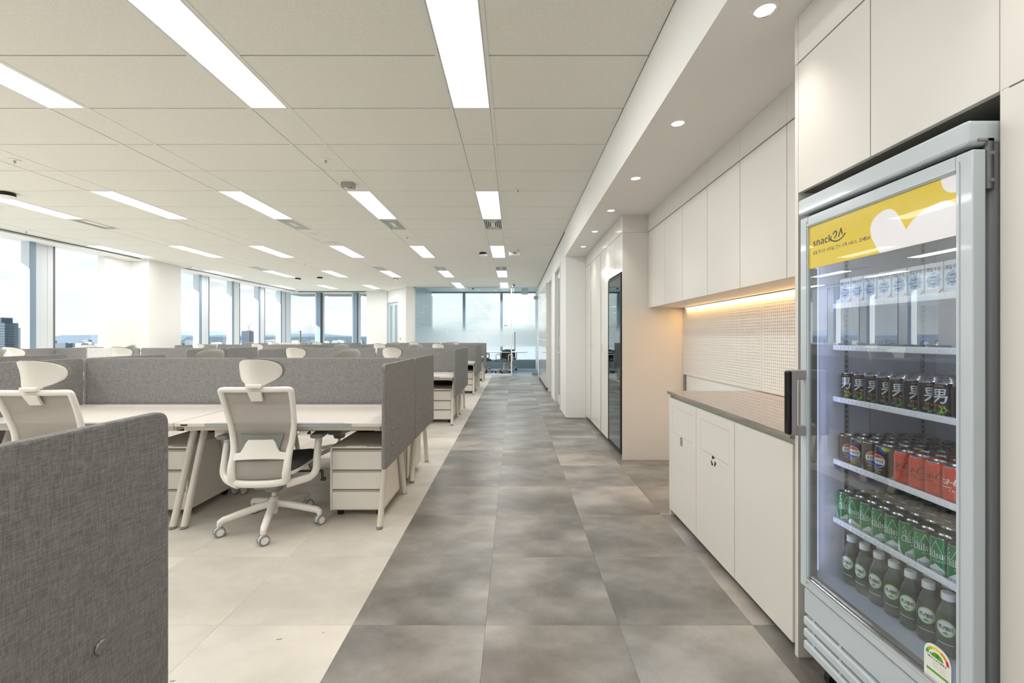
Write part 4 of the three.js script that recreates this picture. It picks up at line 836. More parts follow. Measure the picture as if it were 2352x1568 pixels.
// which way the print faces: towards the aisle, a little towards the viewer
const face = () => 2.25 + rr(-0.6, 0.6);
const shelfRow = (name, cat, proto, label, group, xs, ys, y, X0, pitch, skip = () => false) => {
  ys.forEach((d, c) => { for (let r = 0; r < xs; r++) {
    if (skip(c, r)) continue;
    const o = proto(c, r).clone(); o.name = numbered(name); scene.add(o); o.position.set(X0 + r * pitch, y, -d + rr(-0.0006, 0.0006)); o.rotation.y = face();
    o.userData = { label: label(c, r), category: cat, group };
  } });
};
const back = (r) => r === 0 ? 'in the front row' : `${NTH[r]} row back`;
{
  const kBlack = canProto(0.0248, 0.094, blackTex, 0.35), kPepsi = canProto(0.0258, 0.1, pepsiTex, 0.4), kCoke = canProto(0.0252, 0.1, cokeTex(false), 0.45), kCoke2 = canProto(0.0252, 0.1, cokeTex(true), 0.45), kCider = canProto(0.0252, 0.105, ciderTex, 0.45);
  const seq = (d0, p, n) => Array.from({ length: n }, (_, i) => d0 - i * p);
  shelfRow('drink_can', 'can', () => kBlack, (c, r) => `black tea can with white character, ${NTH[c]} column from the handle, ${back(r)}`, 'black tea cans on the third shelf', 6, seq(1.602, 0.0508, 11), 1.068, 1.25, 0.0515);
  shelfRow('drink_can', 'can', () => kPepsi, (c, r) => `black cola can with lime-green top, ${NTH[c]} column from the handle, ${back(r)}`, 'black lime cola cans on the fourth shelf', 6, seq(1.597, 0.0542, 4), 0.833, 1.236, 0.0535);
  shelfRow('drink_can', 'can', (c) => (c > 2 ? kCoke2 : kCoke), (c, r) => `red cola can, ${NTH[c]} column from the black cola cans, ${back(r)}`, 'red cola cans on the fourth shelf', 6, seq(1.362, 0.0522, 6), 0.833, 1.236, 0.0535);
  shelfRow('drink_can', 'can', () => kCider, (c, r) => `green soda can with star print, ${NTH[c]} column from the handle, ${back(r)}`, 'green soda cans on the fifth shelf', 6, seq(1.602, 0.0512, 11), 0.614, 1.236, 0.0535, (c, r) => c < 1 && r > 3);
  // sparkling-water bottles
  const b = new THREE.Group(), gl = phys(0x76877a, 0.08, { transmission: 0.55, thickness: 0.02, ior: 1.33, attenuationColor: new THREE.Color(0.32, 0.42, 0.34), attenuationDistance: 0.05 });
  mesh('bottle_body', lathe([[0, 0.004], [0.02, 0], [0.027, 0.006], [0.0275, 0.03], [0.0255, 0.05], [0.0275, 0.07], [0.0275, 0.09], [0.0225, 0.122], [0.0145, 0.142], [0.0135, 0.158], [0, 0.158]], 24), gl, b);
  mesh('cap', lathe([[0, 0.175], [0.0145, 0.175], [0.0155, 0.173], [0.0155, 0.155], [0.0135, 0.154], [0, 0.154]], 24), M.white, b);
  const wrap = canvasTex(512, 256, (c, w, h) => {
    c.fillStyle = '#3b483d'; c.fillRect(0, 0, w, h); for (let i = 0; i < 300; i++) { c.fillStyle = ['#333f35', '#465448', '#384539'][i % 3]; c.fillRect((i * 97) % 512, (i * 53) % 256, 26, 5); }
    c.fillStyle = '#eef2ea'; c.strokeStyle = '#7fbf3f'; c.lineWidth = 7; c.beginPath(); c.ellipse(256, 110, 62, 66, 0, 0, 7); c.fill(); c.stroke(); c.lineWidth = 2; c.beginPath(); c.ellipse(256, 110, 52, 56, 0, 0, 7); c.stroke();
    c.strokeStyle = c.fillStyle = '#33382f'; korean(c, '트레비', 206, 88, 35, 5.5); c.fillStyle = '#6fb63c'; c.beginPath(); c.moveTo(232, 150); c.lineTo(258, 130); c.lineTo(280, 152); c.lineTo(256, 160); c.fill();
    c.fillStyle = '#8ec95a'; c.fillRect(404, 40, 14, 60); c.fillRect(404, 190, 14, 50); c.fillStyle = '#cfe0cc'; c.fillRect(200, 232, 112, 6);
  });
  mesh('label_sleeve', lathe([[0.0278, 0.03], [0.0258, 0.05], [0.0278, 0.07], [0.0278, 0.09], [0.0236, 0.118]], 28), phys(0xffffff, 0.35, { map: wrap }), b);
  { const g = b.children[2].geometry, p = g.attributes.position, u = g.attributes.uv; for (let i = 0; i < p.count; i++) u.setY(i, (p.getY(i) - 0.03) / 0.088); }
  shelfRow('water_bottle', 'bottle', () => b, (c, r) => `green sparkling water bottle with white cap, ${NTH[c]} from the handle side, ${back(r)}`, 'water bottles on the fridge floor', 3, seq(1.583, 0.0585, 9), 0.389, 1.245, 0.06);
  // small milk cartons
  const mk = new THREE.Group(), art = canvasTex(256, 480, (c, w, h) => {
    c.fillStyle = '#f4f5f4'; c.fillRect(0, 0, w, h); c.fillStyle = c.strokeStyle = '#4b5f8c'; korean(c, '매일우유', 18, 66, 56, 8); c.strokeStyle = c.fillStyle = '#77839a'; korean(c, '고소한맛', 84, 132, 22, 2.4);
    c.fillStyle = '#7fb9e6'; for (let i = 0; i < 8; i++) { c.beginPath(); c.arc(128 + 76 * Math.cos(i * Math.PI / 4), 256 + 76 * Math.sin(i * Math.PI / 4), 32, 0, 7); c.fill(); } c.beginPath(); c.arc(128, 256, 84, 0, 7); c.fill();
    c.fillStyle = '#fff'; c.beginPath(); c.arc(128, 256, 76, 0, 7); c.fill(); c.fillStyle = '#4c5f93'; c.beginPath(); c.arc(128, 256, 70, 0, 7); c.fill(); c.fillStyle = '#fff'; c.textAlign = 'center'; c.font = 'bold 42px sans-serif'; c.fillText('MAEIL', 128, 250); c.fillText('MILK', 128, 292);
    c.fillStyle = '#8a93a5'; c.font = '18px sans-serif'; c.textAlign = 'left'; c.fillText('200 mL (130 kcal)', 16, 404); c.fillText('100%', 16, 428); c.fillStyle = '#2f5c9e'; c.fillRect(0, 448, w, 12); c.fillStyle = '#d3584f'; c.beginPath(); c.moveTo(256, 376); c.lineTo(256, 404); c.lineTo(196, 460); c.lineTo(172, 460); c.fill();
  });
  const box = flat(bx(-0.026, 0.026, 0, 0.097, -0.02, 0.02, 0.0012));
  { const p = box.attributes.position, n = box.attributes.normal, u = box.attributes.uv; for (let i = 0; i < p.count; i++) { const y = clamp(p.getY(i) / 0.097, 0.002, 0.998); n.getZ(i) > 0.7 ? u.setXY(i, clamp(p.getX(i) / 0.052 + 0.5, 0.003, 0.997), y) : u.setXY(i, 0.02, n.getY(i) ? 0.97 : y); } }
  mesh('carton', box, std(0xffffff, 0.45, { map: art }), mk);
  mesh('fold_flap', [bx(-0.026, 0.026, 0.0965, 0.0985, -0.006, 0.008, 0.0006), bx(-0.014, -0.009, 0.097, 0.099, 0.008, 0.016)], M.white, mk);
  seq(1.6, 0.0562, 10).forEach((d, c) => { for (let r = 0; r < 2; r++) { const o = mk.clone(); o.name = numbered('milk_carton'); scene.add(o); o.position.set(1.252 + r * 0.046, 1.4155, -d); o.rotation.y = -Math.PI / 2 + rr(-0.03, 0.03); o.userData = { label: `white milk carton with blue badge, ${NTH[c]} from the handle side, ${back(r)}`, category: 'carton', group: 'milk cartons on the top shelf' }; } });
}

// ================================================================ DESKS, SCREENS, PEDESTALS, CHAIRS
const DESK_H = 0.722, ROWS = [3.7, 7.1, 10.5, 13.37], DW = 1.4, DD = 0.82;
const ROWN = ['nearest full desk row', 'second desk row', 'third desk row', 'farthest desk row'];
const ISL = [{ right: -0.87, name: 'walkway island' }, { right: -4.76, name: 'window island' }];

// desk: local origin on the floor under the middle of its rear edge; user sits at +z
const deskProto = (() => {
  const o = new THREE.Group(), w = DW - 0.012, H = DESK_H;
  const topShape = (() => { const s = new THREE.Shape(), x = w / 2, c = 0.012; s.moveTo(-x, 0.02); s.lineTo(x, 0.02); s.lineTo(x, DD - c); s.quadraticCurveTo(x, DD, x - c, DD); s.lineTo(0.5, DD); s.quadraticCurveTo(0.45, DD, 0.42, DD - 0.03); s.lineTo(-0.42, DD - 0.03); s.quadraticCurveTo(-0.45, DD, -0.5, DD); s.lineTo(-x + c, DD); s.quadraticCurveTo(-x, DD, -x, DD - c); s.closePath(); return s; })();
  mesh('desktop', plate(topShape, 0.024, 0.003, 5, 2).rotateX(Math.PI / 2).translate(0, H - 0.012, 0), M.desk, o);
  const pad = new THREE.Shape(); pad.moveTo(-0.42, 0); pad.lineTo(0.42, 0); pad.quadraticCurveTo(0.45, 0.03, 0.49, 0.031); pad.lineTo(-0.49, 0.031); pad.quadraticCurveTo(-0.45, 0.03, -0.42, 0);
  mesh('edge_pad', plate(pad, 0.022, 0.004, 5, 2).rotateX(Math.PI / 2).translate(0, H - 0.013, DD - 0.03), M.edgePad, o);
  mesh('cable_lid', plate(roundedShape(1.0, 0.085, 0.006), 0.004, 0.001).rotateX(-Math.PI / 2).translate(0, H + 0.0012, 0.075), M.desk, o);
  mesh('underframe', [bx(-w / 2 + 0.03, w / 2 - 0.03, H - 0.06, H - 0.024, DD - 0.1, DD - 0.05, 0.004), bx(-w / 2 + 0.03, w / 2 - 0.03, H - 0.06, H - 0.024, 0.1, 0.15, 0.004), bx(-w / 2 + 0.02, -w / 2 + 0.07, H - 0.066, H - 0.024, 0.1, DD - 0.06, 0.004), bx(w / 2 - 0.07, w / 2 - 0.02, H - 0.066, H - 0.024, 0.1, DD - 0.06, 0.004)], M.frame, o);
  for (const sx of [-1, 1]) for (const [zt, zf] of [[0.56, 0.77], [0.33, 0.12]]) {
    const x = sx * (w / 2 - 0.032), leg = mesh('leg', sweep([V(x, H - 0.04, zt), V(x, 0.012, zf)], { a: 0.02, b: 0.027, ref: V(0, 0, 1), n: 16, pow: 1 }), M.frame, o);
    mesh('foot', sweep([V(x, 0.014, zf), V(x, 0.0, zf + (zf > 0.5 ? 0.004 : -0.004))], { a: 0.021, b: 0.028, ref: V(0, 0, 1), n: 16, pow: 1 }), M.footGrey, leg);
  }
  mesh('cable_tray', [bx(-w / 2 + 0.12, w / 2 - 0.12, H - 0.2, H - 0.03, 0.03, 0.04), bx(-w / 2 + 0.12, w / 2 - 0.12, H - 0.2, H - 0.19, 0.04, 0.14)], M.modesty, o);
  mesh('socket_strip', [bx(-0.5, -0.4, H - 0.12, H - 0.07, DD - 0.2, DD - 0.11, 0.004)], M.frame, o);
  mesh('port', bx(-w / 2 + 0.045, -w / 2 + 0.09, H - 0.018, H - 0.008, DD - 0.001, DD + 0.0015), M.dark, o);
  return o;
})();
// mobile pedestal with three drawers; front at +z, origin on the floor in its middle
const pedProto = (() => {
  const o = new THREE.Group(), w = 0.38, d = 0.54, y0 = 0.055, y1 = 0.51;
  mesh('body', [bx(-w / 2, -w / 2 + 0.012, y0, y1, -d / 2, d / 2, 0.002), bx(w / 2 - 0.012, w / 2, y0, y1, -d / 2, d / 2, 0.002), bx(-w / 2, w / 2, y1 - 0.012, y1, -d / 2, d / 2, 0.002), bx(-w / 2, w / 2, y0, y0 + 0.01, -d / 2, d / 2 - 0.01), bx(-w / 2, w / 2, y0, y1, -d / 2, -d / 2 + 0.01)], M.ped, o);
  mesh('carcass', bx(-w / 2 + 0.012, w / 2 - 0.012, y0 + 0.01, y1 - 0.012, -d / 2 + 0.01, d / 2 - 0.035), M.pedGap, o);
  mesh('top_handle', bx(-0.075, 0.075, y1 - 0.002, y1 + 0.006, d / 2 - 0.035, d / 2 + 0.002, 0.003), M.ped, o);
  for (const [a, b] of [[0.345, 0.475], [0.205, 0.325], [0.062, 0.185]]) { const q = mesh('drawer', bx(-w / 2 + 0.014, w / 2 - 0.014, a, b, d / 2 - 0.03, d / 2 - 0.002, 0.003), M.ped, o); mesh('finger_pull', bx(-w / 2 + 0.014, w / 2 - 0.014, b - 0.002, b + 0.012, d / 2 - 0.033, d / 2 - 0.012), M.pedGap, q); }
  for (const sx of [-1, 1]) for (const sz of [-1, 1]) mesh('caster', [new THREE.CylinderGeometry(0.022, 0.022, 0.03, 14).rotateZ(Math.PI / 2).translate(sx * 0.14, 0.022, sz * 0.2), bx(sx * 0.14 - 0.02, sx * 0.14 + 0.02, 0.035, 0.055, sz * 0.2 - 0.02, sz * 0.2 + 0.02)], M.black, o);
  return o;
})();
const feltPlate = (w, h, r, t) => metres(plate(roundedShape(w, h, r), t, 0.006, 8, 2), rr(0, 1), rr(0, 1));
const midProto = (() => { const o = new THREE.Group(); mesh('panel', feltPlate(1.372, 0.405, [0.008, 0.008, 0.035, 0.035], 0.03).translate(0, 0.2025, 0), M.felt, o); for (const x of [-0.45, 0.45]) mesh('clamp', bx(x - 0.03, x + 0.03, -0.04, 0.006, -0.02, 0.02, 0.004), M.frame, o); return o; })();
const endProto = (() => {
  const o = new THREE.Group(); mesh('panel', feltPlate(0.855, 0.7, 0.034, 0.024).rotateY(Math.PI / 2).translate(0, 0.35, 0), M.felt, o);
  for (const z of [-0.25, 0.25]) for (const y of [0.135, 0.245]) mesh('peg', [new THREE.TorusGeometry(0.011, 0.0032, 8, 16, Math.PI * 1.2).rotateY(Math.PI / 2).rotateX(Math.PI * 0.2).translate(0.014, y, z), cyl(0.009, 0.009, 0.006, 0, 0, 0, 14).rotateZ(Math.PI / 2).translate(0.013, y, z)], M.steel, o);
  return o;
})();

// ---------------------------------------------------------------- office chair: origin on the floor under its column, sitter looks towards -z
const chairProto = (() => {
  const o = new THREE.Group();
  const zB = interp([[0.3, 0.1], [0.34, 0.165], [0.39, 0.205], [0.46, 0.2], [0.54, 0.17], [0.62, 0.15], [0.72, 0.158], [0.82, 0.188], [0.9, 0.22], [0.98, 0.255]]);
  const hw = interp([[0.33, 0.135], [0.37, 0.16], [0.42, 0.172], [0.48, 0.171], [0.55, 0.174], [0.62, 0.185], [0.7, 0.196], [0.8, 0.206], [0.9, 0.212], [0.98, 0.216]]);
  // frame of the back: up one side, across the top, down the other, across the foot
  const ring = [], side = [0.4, 0.45, 0.5, 0.55, 0.6, 0.66, 0.72, 0.78, 0.84, 0.9, 0.93];
  for (const y of side) ring.push(V(-hw(y), y, zB(y)));
  ring.push(V(-hw(0.95), 0.946, zB(0.946)), V(-hw(0.96) + 0.004, 0.957, zB(0.957)), V(-hw(0.96) + 0.016, 0.961, zB(0.96)), V(-0.18, 0.962, zB(0.96)), V(-0.1, 0.961, zB(0.961)), V(0, 0.961, zB(0.961)), V(0.1, 0.961, zB(0.961)), V(0.18, 0.962, zB(0.96)), V(hw(0.96) - 0.016, 0.961, zB(0.96)), V(hw(0.96) - 0.004, 0.957, zB(0.957)), V(hw(0.95), 0.946, zB(0.946)));
  for (const y of [...side].reverse()) ring.push(V(hw(y), y, zB(y)));
  ring.push(V(0.16, 0.362, 0.19), V(0.1, 0.35, 0.2), V(0, 0.348, 0.205), V(-0.1, 0.35, 0.2), V(-0.16, 0.362, 0.19));
  const path = spline(ring, 150, true);
  const N = path.length;
  mesh('back_frame', sweep(path, { a: (t) => { const p = path[Math.floor(t * N) % N]; return p.y > 0.95 ? 0.018 : p.y < 0.38 ? 0.023 : lerp(0.024, 0.017, clamp((p.y - 0.4) / 0.3, 0, 1)); }, b: (t) => { const p = path[Math.floor(t * N) % N]; return p.y > 0.93 ? 0.014 : lerp(0.026, 0.014, clamp((p.y - 0.42) / 0.35, 0, 1)); }, closed: true, n: 10, pow: 0.75 }), M.shell, o);
  const netAt = (u, v, off) => { const y = lerp(0.365, 0.955, v), x = (u * 2 - 1) * (hw(y) - 0.006), q = (u * 2 - 1) ** 2; return V(x, y, zB(y) - 0.004 - 0.012 * (1 - q) * (y < 0.5 ? -1 : 0.4) + off); };
  mesh('back_net', slab((u, v) => netAt(u, v, 0.0015), (u, v) => netAt(u, v, -0.0015), 10, 24), M.net, o);
  // lumbar bridge with its raised middle, and the pad it carries
  const lumTop = (x) => lerp(0.628, 0.548, sstep(Math.abs(x), 0.075, 0.125)) - 0.012 * sstep(Math.abs(x), 0.12, 0.2), lumBot = (x) => 0.512 - 0.014 * (x / 0.2) ** 2;
  const lum = (u, v, off) => { const x = (u * 2 - 1) * 0.18, y = lerp(lumBot(x), lumTop(x), v); return V(x, y, zB(y) + 0.004 + 0.03 * (1 - (x / 0.2) ** 2) + off); };
  mesh('lumbar_support', slab((u, v) => lum(u, v, 0.007), (u, v) => lum(u, v, -0.005), 24, 5), M.shell, o);
  const lp = (u, v, off) => { const x = (u * 2 - 1) * lerp(0.105, 0.135, v), y = lerp(0.53, 0.655, v); return V(x, y - 0.008 * (x / 0.13) ** 2 * -1, zB(y) + 0.006 + 0.014 * (1 - (x / 0.14) ** 2) + off); };
  mesh('lumbar_pad', slab((u, v) => lp(u, v, 0.006), (u, v) => lp(u, v, -0.006), 12, 6), M.lumbarPad, o);
  // headrest: bracket, shell behind, cushion in front
  const hr = mesh('headrest', (() => {
    const wv = interp([[0, 0.052], [0.05, 0.056], [0.1, 0.072], [0.18, 0.1], [0.3, 0.12], [0.45, 0.129], [0.6, 0.131], [0.74, 0.126], [0.86, 0.11], [0.94, 0.082], [1, 0.03]]);
    const at = (u, v, off, k = 1) => { const x = (u * 2 - 1) * wv(v) * k, y = 0.985 + v * 0.17 * (k > 1 ? 1.045 : 1); return V(x, y, 0.262 + 0.03 * v - 5.2 * x * x + off - 0.012 * (1 - 4 * (v - 0.5) ** 2)); };
    hrAt = at;
    return slab((u, v) => at(u, v, 0.007), (u, v) => at(u, v, -0.006), 16, 18, 1.1);
  })(), M.shell, o);
  mesh('head_cushion', slab((u, v) => hrAt(u, lerp(0.14, 1, v), -0.004, 1.09), (u, v) => { const e = Math.min(1, 6 * Math.min(u, 1 - u, v, 1 - v)); return hrAt(u, lerp(0.14, 1, v), -0.008 - 0.024 * Math.sqrt(e), 1.09); }, 18, 16, 1.2), M.headCushion, hr);
  mesh('neck_bracket', [bx(-0.047, 0.047, 0.972, 0.992, 0.25, 0.28, 0.004), slabBox(0.04, 0.885, 0.95, zB, 0.014, 0.03), new THREE.CylinderGeometry(0.009, 0.009, 0.1, 14).rotateZ(Math.PI / 2).translate(0, 0.988, 0.268)], M.shell, o);
  mesh('badge', [plate(roundedShape(0.062, 0.011, 0.005), 0.003, 0.0008).rotateX(-0.35).translate(0, 0.962, zB(0.961) + 0.0155)], M.frame, o);
  mesh('badge_mark', [bx(-0.012, -0.009, 0.96, 0.963, zB(0.96) + 0.016, zB(0.96) + 0.0185)], std(0xa8322a, 0.5), o);
  // seat
  const sw = (v) => 0.235 * (1 - 0.12 * (2 * v - 1) ** 4) - 0.02 * (1 - v);
  const seatAt = (u, v, y) => { const q = u * 2 - 1, z = lerp(0.19, -0.265, v), x = Math.sign(q) * Math.pow(Math.abs(q), 0.9) * sw(v); return V(x, y + 0.012 * q * q - 0.045 * sstep(v, 0.8, 1) ** 2 * 0.6 + 0.012 * v, z); };
  mesh('seat_cushion', slab((u, v) => { const e = Math.min(1, 7 * Math.min(u, 1 - u, v, 1 - v)); return seatAt(u, v, 0.425 + 0.03 * Math.sqrt(e)); }, (u, v) => seatAt(u, v, 0.408), 14, 16, 1.1), M.seatFabric, o);
  mesh('seat_shell', slab((u, v) => seatAt(u, v, 0.407), (u, v) => { const e = Math.min(1, 4 * Math.min(u, 1 - u, v, 1 - v)); const p = seatAt(0.5 + (u - 0.5) * (1 - 0.1 * e), v, 0.385 - 0.03 * e); return p; }, 12, 12, 1.1), M.shell, o);
  // arms
  for (const s of [-1, 1]) {
    const arm = mesh('armrest', [sweep(spline([V(s * 0.15, 0.33, 0.16), V(s * 0.215, 0.338, 0.12), V(s * 0.272, 0.348, 0.07), V(s * 0.3, 0.39, 0.05), V(s * 0.3, 0.46, 0.035), V(s * 0.3, 0.54, 0.015), V(s * 0.3, 0.594, -0.002)], 26), { a: (t) => lerp(0.026, 0.0185, t), b: (t) => lerp(0.018, 0.03, Math.min(1, t * 1.6)), n: 12, pow: 0.6, ref: V(0, 0, 1) }), plate(roundedShape(0.05, 0.12, 0.024), 0.014, 0.004).rotateX(-Math.PI / 2).translate(s * 0.3, 0.6, -0.02)], M.shell, o);
    mesh('arm_pad', plate(roundedShape(0.088, 0.25, [0.036, 0.036, 0.03, 0.03]), 0.026, 0.01, 6, 3).rotateX(-Math.PI / 2).rotateY(s * 0.06).translate(s * 0.3, 0.618, -0.045), M.armPad, arm);
  }
  mesh('mechanism', [bx(-0.08, 0.08, 0.28, 0.35, -0.1, 0.13, 0.02, 2), lathe([[0, 0.235], [0.05, 0.235], [0.058, 0.245], [0.062, 0.3], [0, 0.3]], 24)], M.mech, o);
  mesh('tilt_arm', [rodBetween(V(-0.1, 0.34, 0.15), V(-0.1, 0.365, -0.1), 0.014), rodBetween(V(0.1, 0.34, 0.15), V(0.1, 0.365, -0.1), 0.014), rodBetween(V(-0.17, 0.33, 0.1), V(0.17, 0.33, 0.1), 0.012)], M.mechDark, o);
  mesh('tilt_lever', [rodBetween(V(0.1, 0.345, -0.06), V(0.3, 0.345, -0.06), 0.008), rodBetween(V(0.3, 0.35, -0.06), V(0.305, 0.29, -0.06), 0.009), cyl(0.013, 0.013, 0.03, 0, 0, 0, 12).rotateZ(Math.PI / 2).translate(0.31, 0.285, -0.06)], M.mechDark, o);
  mesh('gas_lift', [cyl(0.0145, 0.0145, 0.08, 0, 0.22, 0), lathe([[0, 0.08], [0.024, 0.08], [0.026, 0.085], [0.026, 0.19], [0.024, 0.196], [0, 0.196]], 20)], M.shell, o);
  // five-star base on casters
  const base = new THREE.Group(); base.name = 'base'; o.add(base);
  const hub = mesh('hub', lathe([[0, 0.115], [0.032, 0.115], [0.037, 0.13], [0.034, 0.175], [0.03, 0.18], [0, 0.18]], 22), M.shell, base);
  for (let i = 0; i < 5; i++) {
    const a = i * 2 * Math.PI / 5 + 0.24, sx = Math.sin(a), cz = Math.cos(a), R = (r, y) => V(sx * r, y, cz * r);
    mesh('leg', sweep([R(0.02, 0.15), R(0.1, 0.14), R(0.22, 0.116), R(0.295, 0.1), R(0.312, 0.088), R(0.314, 0.066)], { a: (t) => lerp(0.024, 0.0155, t), b: (t) => (t > 0.85 ? 0.014 : lerp(0.024, 0.017, t)), ref: V(0, 1, 0.001), n: 8, pow: 0.6 }), M.shell, base);
    const cx = sx * 0.314, cz0 = cz * 0.314, turn = -0.72 + (i % 2 ? 0.12 : -0.08), tyres = [], body = [], put = (g) => g.rotateY(turn).translate(cx, 0.032, cz0), rot = (g) => g.rotateZ(Math.PI / 2);
    for (const s of [-1, 1]) { tyres.push(put(rot(lathe([[0.021, -0.009], [0.03, -0.009], [0.032, -0.005], [0.032, 0.005], [0.03, 0.009], [0.021, 0.009]], 22)).translate(s * 0.017, 0, 0))); body.push(put(rot(cyl(0.022, 0.022, 0.0185, 0, 0, 0, 20)).translate(s * 0.017, 0, 0))); }
    body.push(put(rot(new THREE.CylinderGeometry(0.029, 0.029, 0.014, 20, 1, false, -0.4, Math.PI * 1.35))), put(cyl(0.011, 0.011, 0.03, 0, 0.028, 0, 14)));
    const caster = mesh('caster', body, M.shell, o); mesh('tyre', tyres, M.tyre, caster);
  }
  return o;
})();
var hrAt;
function slabBox(hwid, y0, y1, zf, o0, o1) { return slab((u, v) => { const y = lerp(y0, y1, v); return V((u * 2 - 1) * hwid * lerp(0.86, 1, v), y, zf(y) + o1 - 0.012 * (1 - v)); }, (u, v) => { const y = lerp(y0, y1, v); return V((u * 2 - 1) * hwid * lerp(0.86, 1, v), y, zf(y) + o0 - 0.012 * (1 - v)); }, 4, 6, 0.6); }

// ---------------------------------------------------------------- the desk rows
const firstOf = new Map();
function put(proto, name, category, pos, turn, label, group) { // the first one is the prototype itself, the others are copies
  if (!firstOf.has(proto)) { firstOf.set(proto, true); proto.name = numbered(name); scene.add(proto); proto.position.set(...pos); proto.rotation.y = turn; proto.userData = { label, category, group }; return proto; }
  return dup(proto, pos, turn, label, group);
}
const SEAT = ['walkway-end seat', 'inner seat'], NEARC = [[-0.79, 0.72], [-2.02, 0.88]], FARC = [[-0.97, 0.84], [-2.43, 0.84]];
ROWS.forEach((c, r) => ISL.forEach(({ right, name }, k) => {
  const place = `${ROWN[r]}, ${name}`;
  for (let i = 0; i < 2; i++) {
    const x = right - 0.7 - 1.4 * i, nearHere = !(r === 0 && k === 1), farHere = r < 3;
    if (nearHere) {
      put(deskProto, 'desk', 'desk', [x, 0, -c + 0.015], 0, `white desk on the near side of the ${ROWN[r]}, ${SEAT[i]}, ${name}`, 'white desks in rows');
      put(midProto, 'desk_screen', 'screen', [x, 0.712, -c], 0, `grey felt screen along the middle of the ${ROWN[r]}, ${SEAT[i]}, ${name}`, 'grey felt desk screens');
      put(pedProto, 'drawer_pedestal', 'drawers', [x + 0.445, 0, -c + 0.35], 0, `three-drawer pedestal, near side of the ${ROWN[r]}, ${SEAT[i]}, ${name}`, 'drawer pedestals under the desks');
      const [dx, dz] = NEARC[i], first = r === 0;
      put(chairProto, 'office_chair', 'chair', [right + dx + (first ? 0 : rr(-0.08, 0.03)), 0, -c + dz + (first ? 0 : rr(0, 0.1) + 0.1)], first ? (i ? 0.05 : 0.08) : rr(-0.15, 0.2), `white-backed office chair seen from behind, ${ROWN[r]}, ${SEAT[i]}, ${name}`, 'office chairs with headrests');
    }
    if (farHere) {
      put(deskProto, 'desk', 'desk', [x, 0, -c - 0.015], Math.PI, `white desk on the far side of the ${ROWN[r]}, ${SEAT[i]}, ${name}`, 'white desks in rows');
      put(pedProto, 'drawer_pedestal', 'drawers', [x + 0.445, 0, -c - 0.35], Math.PI, `three-drawer pedestal, far side of the ${ROWN[r]}, ${SEAT[i]}, ${name}`, 'drawer pedestals under the desks');
      const [dx, dz] = FARC[i];
      put(chairProto, 'office_chair', 'chair', [right + dx + (r === 0 ? 0 : rr(-0.06, 0.12)), 0, -c - dz - (r ? rr(0, 0.08) : 0)], Math.PI + rr(-0.2, 0.2), `office chair facing the viewer, grey headrest cushion, ${ROWN[r]}, ${SEAT[i]}, ${name}`, 'office chairs with headrests');
    }
  }
  for (const [s, e] of [[0, 'walkway-side'], [1, 'window-side']]) {
    const x = s ? right - 2.83 : right + 0.01, turn = s ? Math.PI : 0;
    if (!(r === 0 && k === 1)) put(endProto, 'end_screen', 'screen', [x, 0.415, -c + 0.437], turn, `grey felt end screen, ${e} end, nearer half of ${place}`, 'grey felt end screens');
    if (r < 3) put(endProto, 'end_screen', 'screen', [x, 0.415, -c - 0.437], turn, `grey felt end screen, ${e} end, farther half of ${place}`, 'grey felt end screens');
  }
}));
// the row closest to the viewer: only its far half shows
put(deskProto, 'desk', 'desk', [-1.57, 0, -0.2 - 0.015], Math.PI, 'white desk behind the large foreground screen', 'white desks in rows');
put(endProto, 'end_screen', 'screen', [-0.86, 0.415, -0.2 - 0.432], 0, 'large grey felt end screen in the foreground corner', 'grey felt end screens');
put(midProto, 'desk_screen', 'screen', [-1.57, 0.712, -0.2], 0, 'grey felt screen along the desk behind the foreground end screen', 'grey felt desk screens');
put(chairProto, 'office_chair', 'chair', [-7.95, 0, -7.9], 1.2, 'office chair turned sideways close to the windows', 'office chairs with headrests');

